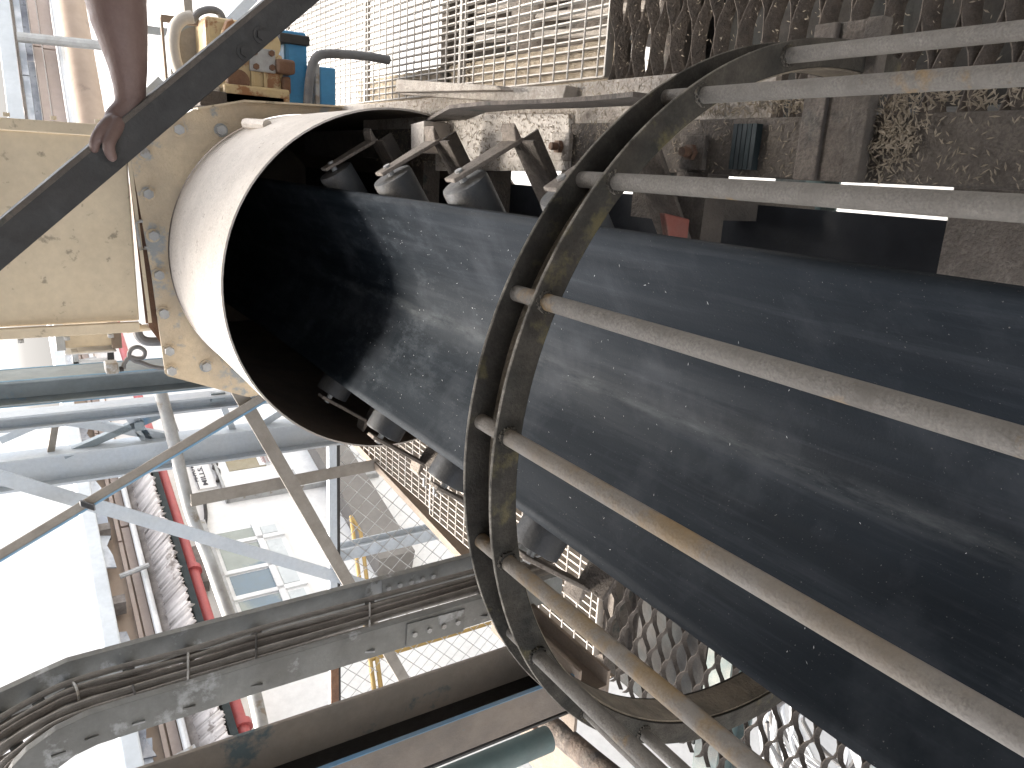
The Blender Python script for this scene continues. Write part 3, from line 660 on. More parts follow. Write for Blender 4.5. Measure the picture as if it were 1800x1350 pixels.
MB().box((.139, 1.15, -1.385), (.245, 3.4, -1.368)).build('dusty_ledge', M_dustlt, S, smooth=False)
sk = [at_x(x, y, .16) for x, y in ((742, 218), (790, 191), (850, 185), (950, 182), (1040, 177), (1112, 170))]
sk2 = sk + [p + Vector((0, 0, -.12)) for p in reversed(sk)]
MB().plate(sk2, (1, 0, 0), .010).build('side_plate', M_dustdk, S, smooth=False)  # dark material carries the shadow on this face
for x, y, l in ((1190, 365, .5), ):
    p = at_z(1197, 350, -1.5); MB().box((p.x - .05, p.y - .045, -2.0), (p.x + .05, p.y + .045, -1.37)).build('leg', M_dustshade, S, smooth=False)
p = at_z(1752, 440, -1.6); MB().box((-.16, p.y - .13, -2.0), (.06, p.y + .09, -1.57)).build('leg', M_dusty, S, smooth=False)
SL = S.copy(); COL.objects.link(SL); SL.location.x = 2 * CX - .08; SL['label'] = 'left stringer beam hidden mostly under the belt edge'; SL['_w'] = tuple(SL.location)
MB().prism(channel(.12, .20, .012), (2 * CX - .138, .2, -1.36), (2 * CX - .138, 4.2, -1.36), (1, 0, 0), (0, 0, -1)).build('channel', M_dustdk, SL, smooth=False)
for yy in (.9, 3.0):
    MB().box((2 * CX - .13, yy - .05, -2.0), (2 * CX - .03, yy + .05, -1.37)).build('leg', M_dustdk, SL, smooth=False)

# dusty steel pieces standing on the stringer beyond the idlers
def slab(name, quad, z, h, m, label, cat):
    P = [at_z(x, y, z) for x, y in quad]
    o = MB().hexa([p - Vector((0, 0, h)) for p in P] + P).build(name, m, smooth=False, bevel=.004); tag(o, label, cat); return o
slab('steel_slab', ((692, 165), (985, 186), (995, 150), (870, 153)), -1.32, .05, M_dustlt, 'long dust caked steel slab beside the grating edge', 'steel plate')
slab('steel_angle', ((694, 162), (880, 158), (872, 150), (696, 139)), -1.24, .05, M_dustlt, 'short dusty angle bar lying above the long slab', 'steel bar')
slab('bearing_block', ((600, 212), (692, 214), (695, 182), (596, 183)), -1.40, .1, M_white, 'pale dust covered bearing block beside the hood mouth', 'bearing block')
slab('dusty_plate', ((765, 300), (1000, 300), (1000, 200), (765, 200)), -1.352, .02, M_white, 'flat dust covered plate between the first two idler brackets', 'steel plate')  # real dust, made whiter to carry the strong light on this stretch
slab('steel_angle', ((995, 168), (1150, 178), (1150, 148), (998, 152)), -1.42, .04, M_brownch, 'brown steel angle beyond the grating corner next to the ring', 'steel bar')
slab('hood_bracket', ((722, 268), (745, 268), (745, 212), (722, 218)), -1.25, .12, M_white, 'dust heaped bracket at the right rim of the hood mouth', 'bracket')

# ================================================================== GUARD CAGE
G = thing('belt_guard_cage', (CX, .95, -1.29), 'round guard cage of curved channel ring and long tubes arching over the belt', 'guard')
RZ = -1.29
def annulus(Y0, Y1, r0, r1, a0, a1, n=150):
    m = MB(); vs = []
    for k in range(n + 1):
        a = math.radians(a0 + (a1 - a0) * k / n); c = math.cos(a); s_ = math.sin(a)
        for r, yv in ((r0, Y0), (r1, Y0), (r1, Y1), (r0, Y1)): vs.append(Vector((CX + r * c, yv, RZ + r * s_)))
    fs_ = [(4 * k + i, 4 * k + (i + 1) % 4, 4 * k + 4 + (i + 1) % 4, 4 * k + 4 + i) for k in range(n) for i in range(4)] + [(3, 2, 1, 0), (4 * n, 4 * n + 1, 4 * n + 2, 4 * n + 3)]
    return m.add(vs, fs_)
RG = annulus(.925, .999, .662, .668, -12, 212).build('ring_web', M_web, G)
annulus(.919, .925, .665, .7125, -12, 212).build('ring_flange', M_ring, G, bevel=.0015)
annulus(.999, 1.005, .662, .713, -12, 212).build('ring_flange', M_ring, G, bevel=.0015)
angs = [14.8, 31.6, 49.2, 66.6, 84.2, 101.9, 119.4, 136.6, 152.2, 170]
for k, a in enumerate(angs):
    c = Vector((CX + .690 * math.cos(math.radians(a)), 0, RZ + .690 * math.sin(math.radians(a))))
    bo = MB().tube([c + Vector((0, 1.012, 0)), c + Vector((0, -1.0, 0))], .0128, 20).build('guard_tube', M_barr if k in (4, 5) else M_bar, G)
    wl = MB(); rw = random.Random(k)
    for j in range(14):
        t_ = 2 * math.pi * j / 14; q = c + Vector((math.cos(t_) * .0135, .9175, math.sin(t_) * .0135))
        wl.tube([q + Vector((0, .004, 0)), q - Vector((0, rw.uniform(.001, .005), 0))], rw.uniform(.003, .0055), 5)
    wl.build('weld_bead', M_ring, bo)
# bracket foot of the ring on the left stringer
MB().box((-1.17, .90, -1.66), (-1.05, .99, -1.60)).build('ring_foot', M_ring, G, smooth=False)

# ================================================================== WALKWAYS
def grating(label, x0, x1, y0, y1, m, sp=.037, rod=.1, cat='floor grating'):
    T_ = thing('walkway_grating', ((x0 + x1) / 2, (y0 + y1) / 2, ZF), label, cat, 'bar gratings of the walkway')
    L_ = y1 - y0
    b0 = None; nb = int((x1 - x0) / sp)
    for k in range(nb + 1):
        loc = (x0 + k * sp - (x0 + x1) / 2, 0, -.016)
        if b0 is None:
            b0 = MB().box((-.003 , -L_ / 2, -.016), (.003, L_ / 2, .016)); b0.v = [p + Vector(T_['_w']) for p in b0.v]
            b0 = b0.build('bearing_bar', m, T_, smooth=False); b0.location = loc
        else: rep(b0, T_, loc)
    r0 = None; nr = int(L_ / rod); wx = x1 - x0
    for k in range(nr + 1):
        loc = (0, -L_ / 2 + .04 + k * (L_ - .08) / nr, .001)
        if r0 is None:
            r0 = MB().tube([Vector((-wx / 2, 0, 0)), Vector((wx / 2, 0, 0))], .0042, 6); r0.v = [p + Vector(T_['_w']) for p in r0.v]
            r0 = r0.build('cross_rod', m, T_); r0.location = loc
        else: rep(r0, T_, loc)
    for yy in (-L_ / 2 - .004, L_ / 2 + .004):
        e = MB().box((-wx / 2, -.004, -.034), (wx / 2, .004, .002)); e.v = [p + Vector(T_['_w']) + Vector((0, yy, 0)) for p in e.v]; e.build('end_band', m, T_, smooth=False)
    return T_
ye = at_z(808, 100, ZF).y
yr0 = at_z(1064, 90, ZF).y
grating('right walkway grating nearest the expanded metal, husks showing beneath', .375, 1.15, yr0, ye - .01, M_grate)
grating('right walkway grating in the middle beside the dusty slab', .375, 1.15, ye + .01, ye + 1.25, M_grate)
grating('right walkway grating farthest away, behind the blue motor', .375, 1.25, ye + 1.27, ye + 2.9, M_grate)
yl = at_z(756, 860, ZF).y; yl0 = at_z(1055, 1010, ZF).y
grating('left walkway grating nearest the left expanded metal', -2.06, -1.0, yl0, yl - .01, M_gratedk)
grating('left walkway grating farther away below the hood rim', -2.02, -1.0, yl + .01, yl + 1.7, M_gratedk)
# clips on the joint
for i, (x, y) in enumerate(((745, 848), (763, 862))):
    c = at_z(x, y, ZF + .01); o = MB().bar(c - Vector((.03, 0, 0)), c + Vector((.03, 0, 0)), .012, .01).bar(c - Vector((.03, .03, 0)), c + Vector((-.01, -.03, 0)), .01, .01).build('grating_clip', M_galv, smooth=False)
    tag(o, ('galvanised clip holding the farther left grating at the joint', 'galvanised clip holding the nearer left grating at the joint')[i], 'clip', 'grating clips')
# edge channel of the left walkway
a = at_z(618, 772, ZF); b = at_z(836, 1005, ZF); 
o = MB().prism(channel(.05, .16, .01), a + Vector((.02, 0, .01)), b + Vector((.02, 0, .01)), (-1, 0, 0), (0, 0, -1)).build('edge_channel', M_brownch, smooth=False)
tag(o, 'brown edge channel closing the left walkway grating', 'channel')

def expanded(name, label, x0, x1, y0, y1, lw=.19, sw=.084, t=.0155, tilt=55, mt=None):
    m = MB(); k = 0; y = y0; ct = math.cos(math.radians(tilt)); st = math.sin(math.radians(tilt))
    rnd = random.Random(int(x0 * 100) + 5)
    while y < y1:
        vs = []; fs_ = []; n_ = int((x1 - x0) / (lw / 8)); 
        for i in range(n_ + 1):
            x = x0 + i * lw / 8; ph = (x / lw + .5 * (k % 2)) * 2 * math.pi
            tri = math.sin(ph); tri = math.copysign(abs(tri) ** .8, tri)
            yy = y + sw * .25 * tri; j = rnd.uniform(-.0018, .0018); wv = t * (1 + .25 * abs(tri))
            zz = rnd.uniform(-.002, .002)
            d = Vector((0, ct, st)) * wv / 2; nrm = Vector((0, -st, ct)) * .0028
            c = Vector((x, yy + j, ZF + zz))
            vs += [c - d - nrm, c + d - nrm, c + d + nrm, c - d + nrm]
        for i in range(n_):
            for q in range(4): fs_.append((4 * i + q, 4 * i + (q + 1) % 4, 4 * i + 4 + (q + 1) % 4, 4 * i + 4 + q))
        m.add(vs, fs_); y += sw * .5; k += 1
    o = m.build(name, mt or M_floor); tag(o, label, 'floor mesh'); return o
expanded('expanded_metal_floor', 'rusty brown expanded metal floor left of the belt, diamonds open to the yard', -2.10, -.80, .3, yl0 - .03)
expanded('expanded_metal_floor', 'dust clogged expanded metal floor right of the belt under the guard tubes', .20, 1.3, .2, yr0 - .03, .36, .100, .040, 58, M_floordk)
tag(MB().box((-2.5, 1.98, ZF - 1.2), (-1.45, 2.85, ZF - .42)).build('under_floor_casing', M_floordk2, smooth=False), 'dark casing hanging under the left expanded metal', 'casing')
tag(MB().box((.24, .9, ZF - .7), (.66, yr0 - .15, ZF - .22)).build('under_floor_casing', M_floordk2, smooth=False), 'dark casing hanging under the right expanded metal', 'casing')
tag(MB().box((-2.35, 3.0, ZF - 1.0), (-1.0, 6.2, ZF - .6)).build('under_floor_duct', M_brownch, smooth=False, bevel=.01), 'brown dusty duct running below the left walkway gratings', 'duct')
# plate along the floor edge under the ring
P = [at_z(x, y, ZF + .02) for x, y in ((946, 1185), (1010, 1230), (1075, 1190), (1012, 1150))]
tag(MB().hexa([p - Vector((0, 0, .02)) for p in P] + P).build('floor_plate', M_brownch, smooth=False), 'dusty brown floor plate at the foot of the left column', 'plate')
# floor framing
for i, (x0_, x1_, y0_, y1_, m, lab) in enumerate(((-2.2, .9, yl0 - .06, yl0 + .02, M_dustdk, 'dark cross beam under the joint of grating and expanded metal'), (-2.2, 1.2, .55, .63, M_dustdk, 'dark cross beam under the near end of the expanded metal'), (-2.2, 1.2, 3.9, 3.98, M_dustdk, 'dark cross beam under the far gratings'))):
    tag(MB().prism(ibeam(.08, .16, .012, .01), (x0_, (y0_ + y1_) / 2, ZF - .12), (x1_, (y0_ + y1_) / 2, ZF - .12), (0, 1, 0), (0, 0, 1)).build('floor_beam', m, smooth=False), lab, 'beam', 'beams under the walkway')
p0 = at_z(1080, 1010, ZF - .5); p1 = at_z(1215, 1150, ZF - .5)
tag(MB().prism(ibeam(.13, .2, .012, .01), (-2.8, 1.85, ZF - .45), (.9, 1.85, ZF - .45), (0, 1, 0), (0, 0, 1)).build('floor_beam', M_teal, smooth=False), 'teal beam seen through the left expanded metal', 'beam')
tag(MB().prism(ibeam(.10, .2, .012, .01), (-1.12, .2, ZF - .25), (-1.12, 5.5, ZF - .25), (1, 0, 0), (0, 0, 1)).build('floor_beam', M_brownch, smooth=False), 'brown beam along the belt below the left expanded metal', 'beam')

# husk covered ledge under the right grating
hp = MB(); nx, ny = 16, 60; vs = []; rh = random.Random(2)
for j in range(ny + 1):
    for i in range(nx + 1):
        vs.append((.30 + .22 * i / nx, yr0 + (ye + 1.5 - yr0) * j / ny, ZF - .055 + rh.uniform(-.012, .012) - .00 * i))
hp.add(vs, [(j * (nx + 1) + i, j * (nx + 1) + i + 1, (j + 1) * (nx + 1) + i + 1, (j + 1) * (nx + 1) + i) for j in range(ny) for i in range(nx)])
o = hp.build('husk_drift', M_huskd, kind='stuff'); o['label'] = 'drift of pale husks lying under the right grating'; 
tag(MB().box((.30, yr0, ZF - .13), (.52, ye + 1.5, ZF - .075)).build('ledge_beam', M_dustdk, smooth=False), 'dusty ledge beam under the right walkway grating', 'beam')
# dusty machinery seen through the right grating
mc = thing('machine_frame', (1.0, 4.0, ZF - .6), 'dusty machine body glimpsed through the right walkway grating', 'machine')
MB().box((.70, 2.8, ZF - 1.3), (1.3, 3.5, ZF - .5)).build('housing', M_dustdk, mc, smooth=False, bevel=.02)
MB().tube([(.62, 3.72, ZF - .5), (1.4, 3.72, ZF - .5)], .16, 24).build('drum', M_dusty, mc)
MB().box((.5, 4.6, ZF - 1.2), (1.3, 5.0, ZF - .6)).build('guard_box', M_dustdk, mc, smooth=False, bevel=.02)
for k in range(4): MB().tube([(.60 + .09 * k, 2.5, ZF - .35), (.75 + .08 * k, 4.4, ZF - .45)], .022, 8).build('pipe', M_dustlt, mc)
MB().box((.74, 3.9, ZF - 1.2), (1.5, 4.2, ZF - .7)).build('guard_box', M_brownch, mc, smooth=False, bevel=.02)

# ------------------------------------------------------------------ loose husks and grains
def scatter(name, label, n, fn, m, size, rs=1):
    rnd = random.Random(rs); M_ = MB()
    for _ in range(n):
        c = Vector(fn(rnd)); a = rnd.uniform(0, 6.28); L_ = size * rnd.uniform(.7, 1.5); wd = L_ * rnd.uniform(.16, .3)
        d = Vector((math.cos(a), math.sin(a), rnd.uniform(-.4, .4))) * L_; s = Vector((-math.sin(a), math.cos(a), rnd.uniform(-.3, .3))) * wd; u = Vector((0, 0, wd * .8))
        M_.add([c - d, c - s, c + d, c + s, c + u, c - u * .3], [(0, 1, 4), (1, 2, 4), (2, 3, 4), (3, 0, 4), (1, 0, 5), (2, 1, 5), (3, 2, 5), (0, 3, 5)])
    o = M_.build(name, m, smooth=False, kind='stuff'); o['label'] = label; return o
def belt_pt(r):
    t = r.uniform(-.93, .93); yv = .2 + 2.5 * r.random() ** .6
    return (CX + .3575 * t, yv, belt_z(t) + .009)
scatter('spilled_grain', 'sparse pale grains scattered over the belt', 230, belt_pt, M_grain, .0025, 4)
def clump(cx_, cy_, sx, sy, z):
    return lambda r: (cx_ + r.gauss(0, sx), cy_ + r.gauss(0, sy), z + abs(r.gauss(0, .006)))
c1 = at_z(1578, 240, -1.355)
scatter('loose_husks', 'clump of straw coloured husks on the near stringer', 420, clump(c1.x, c1.y, .032, .028, -1.352), M_husk, .0065, 5)
scatter('loose_husks', 'husks sprinkled along the stringer', 380, lambda r: (r.uniform(.02, .135), r.uniform(.5, 1.5), -1.356), M_husk, .0055, 6)
scatter('loose_husks', 'husks crusted on the far bright stretch of stringer', 2600, lambda r: (r.uniform(.0, .24), r.uniform(1.45, 3.2), -1.35 + r.uniform(0, .006)), M_husk, .006, 7)
scatter('loose_husks', 'husks heaped in the dark gap beside the stringer', 900, lambda r: (.145 + r.random() * .03, r.uniform(.4, 1.6), -1.37 + r.random() * .015), M_husk, .007, 8)
scatter('loose_husks', 'husks lying on the right expanded metal', 900, lambda r: (r.uniform(.25, .8), r.uniform(.5, yr0), ZF + .012), M_husk, .006, 9)

# ================================================================== CABLE TRAY, COLUMN AND PIPES ON THE LEFT
CT = thing('cable_tray', (-1.6, 2.5, ZF), 'grey ladder cable tray curving over at the top, full of tied dusty cables', 'cable tray')
XR = -1.52
y1_ = at_x(450, 1076, XR).y; y2_ = at_x(450, 1168, XR).y
def rail(Yv, pix, dpx, name='side_rail'):
    P = [at_y(x, y, Yv) for x, y in pix]
    m = MB(); wd = px(dpx, P[2]); vs = []
    for i, p in enumerate(P):
        d = (P[min(i + 1, len(P) - 1)] - P[max(i - 1, 0)]).normalized(); s = Vector((0, 1, 0)).cross(d)
        if s.x > 0: s = -s
        vs += [p, p + s * wd, p + s * wd + Vector((0, .004, 0)), p + s * .004 + Vector((0, .004, 0)), p + s * .004 + Vector((0, .028, 0)), p + Vector((0, .028, 0))]
    k = 6
    m.add(vs, [(k * i + q, k * i + (q + 1) % k, k * i + k + (q + 1) % k, k * i + k + q) for i in range(len(P) - 1) for q in range(k)] + [tuple(range(k)), tuple(k * (len(P) - 1) + q for q in range(k))])
    m.build(name, M_tray, CT, smooth=False, bevel=.0015); return P
R1 = rail(y1_, ((960, 944), (850, 972), (650, 1024), (450, 1076), (330, 1107), (222, 1136), (118, 1164), (60, 1190), (0, 1218), (-80, 1268), (-170, 1350)), 44)
R2 = rail(y2_, ((990, 1010), (850, 1051), (650, 1110), (450, 1168), (330, 1205), (240, 1231), (157, 1257), (98, 1285), (46, 1322), (22, 1348), (-20, 1420)), 55)
# cable run on the rungs, behind the front lip
def mid(i, f, back):
    p = R1[i].lerp(R2[i], f); return p + Vector((-back, 0, 0))
rnd = random.Random(12)
for k in range(11):
    f = .16 + .072 * k; bk = .040 + .022 * (k % 2); r = rnd.choice((.008, .010, .0125))
    pts = [mid(i, f + rnd.uniform(-.03, .03), bk) for i in range(len(R1))]
    MB().tube(curve_pts(pts, 6), r, 10).build('cable', M_cable if k % 3 == 1 else M_cable2, CT)
for i in range(1, 10):
    a = mid(i, -.02, .075); b = mid(i, 1.02, .075)
    MB().bar(a, b, .035, .006, (1, 0, 0)).build('rung', M_tray, CT, smooth=False)
for i, f0, f1 in ((2, .3, .6), (2, .66, .92), (3, .28, .6), (3, .6, .95), (4, .3, .62), (4, .62, .95), (5, .6, .9), (6, .25, .5), (1, .35, .7)):
    a = mid(i, f0, .028); b = mid(i, f1, .026); cc = a.lerp(b, .5) + Vector((.012, 0, 0))
    MB().tube([a + Vector((-.03, 0, 0)), a, cc, b, b + Vector((-.03, 0, 0))], .0035, 6).build('cable_tie', M_black if i % 2 else M_galv, CT)
# splice plates with bolts
for (p1, p2, Yv, wpx, bolts) in (((672, 1036), (770, 1010), y1_, 38, 5), ((715, 1118), (816, 1090), y2_, 46, 4)):
    a = at_y(*p1, Yv - .006); b = at_y(*p2, Yv - .006); s = (b - a).normalized().cross(Vector((0, 1, 0))); wd = px(wpx, a)
    so_ = MB().prism([(-wd * .5, 0), (wd * .5, 0), (wd * .5, .003), (-wd * .5, .003)], a, b, s, (0, 1, 0)).build('splice_plate', M_tray, CT, smooth=False)
    for q in range(bolts):
        c = a.lerp(b, (q + .5) / bolts)
        MB().hexnut(c, (0, -1, 0), .010, .008).build('bolt', M_galv, so_)

xw1 = at_y(600, 1233, 1.9).x; zc0 = at_y(1004, 1218, 1.67).z
HC = thing('channel_column', (xw1 - .08, 1.78, zc0), 'brown dusted channel column with a blue painted flange edge in the lower left', 'column')
def hbox(x0, x1, y0, y1, nm, mt): MB().box((x0, y0, zc0), (x1, y1, 2.3)).build(nm, mt, HC, smooth=False, bevel=.002)
hbox(xw1 - .155, xw1, 1.895, 1.907, 'flange', M_hcol); hbox(xw1 - .125, xw1, 1.662, 1.674, 'flange', M_hcol2)
hbox(xw1 - .155, xw1 - .145, 1.674, 1.895, 'web', M_black)  # web coloured black for the shade between the flanges
MB().box((xw1, 1.6605, zc0), (xw1 + .0025, 1.6755, 2.3)).build('painted_edge', M_bluedge, HC, smooth=False)
MB().box((xw1 - .20, 1.64, zc0 - .012), (xw1 + .03, 1.93, zc0)).build('base_plate', M_brownch, HC, smooth=False)
tag(MB().prism(ibeam(.12, .14, .012, .01), (xw1 - .09, 1.66, zc0 - .085), (xw1 - .09, 2.2, zc0 - .085), (1, 0, 0), (0, 0, 1)).build('support_beam', M_brownch, smooth=False), 'brown beam carrying the channel column, running out behind it', 'beam')
tp = at_y(850, 1346, 1.42)
tag(MB().tube([Vector((tp.x, tp.y, at_y(962, 1310, 1.42).z)), Vector((tp.x, tp.y, 2.3))], .036, 20).build('teal_pipe', M_teal), 'teal upright pipe nearest the camera in the lower left corner', 'pipe')
q = [at_z(958, 1268, -1.62), at_z(1110, 1395, -1.62)]
RP = thing('rusty_pipe', q[0], 'black rusty pipe stub with ragged coating below the guard ring', 'pipe')
MB().tube([q[0], q[0].lerp(q[1], .3), q[0].lerp(q[1], .6), q[1]], [.042, .045, .043, .045], 16).build('barrel', mat('tar_rust', (.03, .026, .025), (.11, .075, .055), .95, 0, 14, 1.0, 60, DUST, .3), RP)
MB().tube([q[0] + (q[0] - q[1]) * .02, q[0]], .060, 16).build('collar', M_rust, RP)
hb = at_z(1000, 1345, -1.75); MB().box((hb.x - .25, hb.y - .1, -1.80), (hb.x + .1, hb.y + .4, -1.78)).build('saddle', M_brownch, RP, smooth=False)

# ================================================================== WIRE FENCE ON THE LEFT
WF = thing('chain_link_fence', (-3, 5.25, -3), 'galvanised chain link fence panel below the left walkway', 'fence')
A0 = at_y(600, 770, 5.25); A1 = at_y(612, 1240, 5.25)
zt_ = A0.z; xl, xr = A1.x - .3, A0.x + .25
zt_ = -1.90; zl = -3.6
w_ = MB(); st = .15; rr_ = .0035
def seg(x0_, z0_, x1_, z1_, yo): w_.tube([(x0_, 5.25 + yo, z0_), (x1_, 5.25 - yo, z1_)], rr_, 4, cap=False)
Hh = zt_ - zl; x = xl - Hh
while x < xr:
    for sgn in (1, -1):
        xa, xb = (x, x + Hh) if sgn > 0 else (x + Hh, x)
        # from (xa,zl) to (xb,zt_), clipped to the panel
        ta, tb = 0.0, 1.0
        for lim, hi in ((xl, False), (xr, True)):
            dx = xb - xa
            tt = (lim - xa) / dx
            if (dx > 0) == hi: tb = min(tb, tt)
            else: ta = max(ta, tt)
        if tb > ta: seg(xa + (xb - xa) * ta, zl + Hh * ta, xa + (xb - xa) * tb, zl + Hh * tb, .004 * sgn)
    x += st
w_.build('wire_mesh', M_galv, WF, smooth=False, kind='stuff')
MB().box((xl, 5.22, zt_), (xr, 5.28, zt_ + .06)).build('top_rail', M_bluep, WF, smooth=False)
MB().box((xl, 5.235, zt_ - .03), (xr, 5.265, zt_ - .004)).build('tension_bar', M_black, WF, smooth=False)
a = at_y(609, 1120, 5.2); MB().box((xl, 5.205, zt_ - .002), (a.x, 5.222, zt_ + .062)).build('rusty_rail', M_rust, WF, smooth=False)
for p in ((675, 962),):
    c = at_y(*p, 5.25); MB().prism(ibeam(.10, .13, .012, .01), (c.x, 5.33, GZ), (c.x, 5.33, zt_ + .02), (1, 0, 0), (0, 1, 0)).build('post', M_bluep, WF, smooth=False)
# yellow railing in the yard behind it
YR = thing('yellow_railing', at_f(630, 1000, 1.6), 'yellow railing standing in the yard beyond the chain link fence', 'railing')
for p1, p2 in (((617, 908), (664, 1260)), ((634, 935), (676, 1260))):
    MB().tube([at_f(*p1, 1.6), at_f(*p2, 1.6)], .02, 10).build('rail', M_yellow, YR)
MB().tube([at_f(617, 908, 1.6), at_f(634, 935, 1.6)], .02, 10).build('rail', M_yellow, YR)
for yy in (960, 1060, 1160, 1250):
    p = at_f(617 + (yy - 908) * .133, yy, 1.6); MB().tube([p, (p.x, p.y, GZ)], .018, 10).build('post', M_yellow, YR)
# objects in the yard under the platform
yd = thing('blue_drum', (-3.2, 1.2, GZ), 'bright blue drum in the yard seen through the left expanded metal', 'drum')
c = at_z(1262, 1172, GZ + .9)
MB().tube([(c.x, c.y, GZ), (c.x, c.y, GZ + .9)], .35, 24).build('barrel', M_skyblue, yd)
MB().tube([(c.x, c.y, GZ + .9), (c.x, c.y, GZ + .93)], .36, 24).build('lid', M_skyblue, yd)
cb = thing('cable_coil', at_z(1420, 1300, ZF - .9), 'coil of white cables hanging under the left expanded metal', 'cable coil')
rnd = random.Random(9); cc = at_z(1440, 1290, ZF - 1.0)
for k in range(16):
    r0 = rnd.uniform(.22, .40); ph = rnd.uniform(0, 6.28); o_ = Vector((rnd.uniform(-.06, .06), rnd.uniform(-.08, .08), rnd.uniform(-.1, .1)))
    pts = [cc + o_ + Vector((math.cos(t_ * .42 + ph) * r0, math.sin(t_ * .42 + ph) * r0 * .8, .04 * math.sin(t_ + ph))) for t_ in range(16)]
    MB().tube(pts, .011, 6).build('loop', M_whitec if k % 3 else M_hose, cb)

# ================================================================== RIGHT: GEARBOX, MOTOR, HOSES
def P(x, y, Y): return at_y(x, y, Y)
GB = thing('gearbox', P(440, 160, 4.35), 'cream gearbox with rusty base behind the bolted plate', 'gearbox')
def yb(p1, p2, Y0, Y1, nm, m, par, bv=.01): return ybox(p1, p2, Y0, Y1).build(nm, m, par, smooth=False, bevel=bv)
yb((385, 170), (500, 95), 4.35, 4.75, 'lower_case', M_gear, GB, .03)
yb((362, 110), (470, 42), 4.40, 4.72, 'upper_case', M_gear, GB, .025)
yb((395, 185), (510, 158), 4.30, 4.80, 'base_flange', M_gear, GB, .012)
yb((440, 124), (484, 88), 4.325, 4.35, 'cover_plate', M_galv, GB, .004)
for x, y in ((447, 92), (477, 94), (450, 117), (478, 119)): MB().hexnut(P(x, y, 4.325), (0, -1, 0), .016, .014).build('bolt', M_rust, GB)
yb((487, 128), (520, 106), 4.30, 4.42, 'rusty_lug', M_rust, GB, .015)
yb((498, 165), (512, 135), 4.32, 4.42, 'rusty_lug', M_rust, GB, .012)
for x in (402, 414, 426): MB().hexnut(P(x, 157, 4.34), (0, -1, 0), .014, .02).build('bolt', M_rust, GB)
for k in range(4):
    xq = 398 + k * 22; yb((xq, 160), (xq + 5, 98), 4.335, 4.36, 'rib', M_gear, GB, .004)
MB().tube([P(468, 78, 4.33), P(468, 78, 4.33) + Vector((0, .1, 0))], .075, 24).build('bearing_cover', M_gear, GB)
MB().tube([P(420, 142, 4.31), P(420, 142, 4.31) + Vector((0, .08, 0))], .055, 20).build('bearing_cover', M_rust, GB)
MB().tube([P(385, 90, 4.38), P(470, 84, 4.38)], .035, 12).build('oil_pipe', M_gear, GB)
MB().tube([P(395, 62, 4.38), P(402, 42, 4.38), P(410, 40, 4.38)], .022, 10).build('breather', M_gear, GB)
MB().tube([P(372, 175, 4.36), P(378, 150, 4.36)], .03, 12).build('drain_cock', M_white, GB)
yb((352, 185), (500, 172), 4.3, 4.8, 'bed_plate', M_dustdk, GB, .004)
CG = thing('coupling_guard', P(348, 100, 4.6), 'round blue grey coupling guard left of the cream gearbox', 'guard')
c = P(352, 96, 4.62); MB().tube([c, c + Vector((0, .2, 0))], .165, 32).build('drum', M_blue, CG)
MB().tube([c + Vector((0, -.004, 0)), c + Vector((0, -.001, 0))], .135, 32).build('mesh_face', M_gbrown, CG)
MT = thing('electric_motor', P(515, 120, 4.5), 'bright blue motor housing with dark rimmed cap beside the gearbox', 'motor')
yb((503, 184), (541, 72), 4.45, 4.85, 'case', M_skyblue, MT, .02)
yb((493, 74), (545, 64), 4.42, 4.88, 'rim', M_black, MT, .006)
yb((495, 66), (538, 58), 4.44, 4.86, 'cap', M_skyblue, MT, .008)
BX = thing('blue_cabinet', P(575, 150, 4.4), 'small bright blue cabinet with white edge beside the grey handrail', 'cabinet')
yb((563, 184), (590, 120), 4.38, 4.6, 'case', M_skyblue, BX, .008)
yb((555, 184), (562, 112), 4.36, 4.6, 'edge_trim', M_galv, BX, .004)
yb((546, 180), (554, 128), 4.5, 4.6, 'panel', M_skyblue, BX, .004)
hr = curve_pts([P(x, y, 4.3) for x, y in ((540, 192), (543, 150), (548, 118), (556, 101), (570, 95), (600, 95), (645, 99), (684, 106))], 6)
tag(MB().tube(hr, .024, 12).build('handrail', M_hose), 'bent grey pipe handrail in front of the right grating', 'handrail')
hs = curve_pts([P(x, y, 4.4) for x, y in ((338, 30), (322, 33), (308, 48), (304, 75), (308, 105), (318, 130), (332, 148))], 6)
tag(MB().tube(hs, .03, 12).build('hose', M_hosew), 'thick cream hose looping left of the coupling guard', 'hose')
hs = curve_pts([P(x, y, 4.5) for x, y in ((338, 36), (350, 22), (368, 17), (384, 21), (392, 34), (395, 46))], 6)
tag(MB().tube(hs, .019, 10).build('hose', M_hose), 'black hose arching over the cream gearbox', 'hose')
FR = thing('pipe_frame', P(290, 100, 4.5), 'thin tan frame of post and top bar round the gearbox', 'frame')
flat((283, 31), (440, 52), 11, 4.55, .03).build('top_bar', M_brownch, FR, smooth=False)
flat((284, 30), (296, 168), 4, 4.55, .03).build('post', M_brownch, FR, smooth=False)
flat((299, 60), (308, 168), 8, 4.6, .03).build('post', M_galv, FR, smooth=False)
flat((255, 168), (284, 140), 14, 4.9, .03).build('strut', M_galv, FR, smooth=False)
flat((245, 50), (320, 60), 13, 4.9, .03).build('strut', M_galv, FR, smooth=False)
def far_post(p1, p2, wpx, Y, m, label):
    o = flat(p1, p2, wpx, Y, .08).build('steel_post', m, smooth=False); tag(o, label, 'post')
far_post((328, -30), (338, 100), 14, 6.0, M_gbrown, 'brown grey steel post behind the cream hose')
far_post((398, 45), (470, -30), 17, 6.0, M_bluep, 'pale blue slanting strut above the gearbox')
far_post((468, -30), (482, 30), 12, 6.2, M_gbrown, 'short dark post at the top behind the black strut')
far_post((310, 70), (350, 64), 10, 6.1, M_bluep, 'pale blue bar behind the coupling guard')

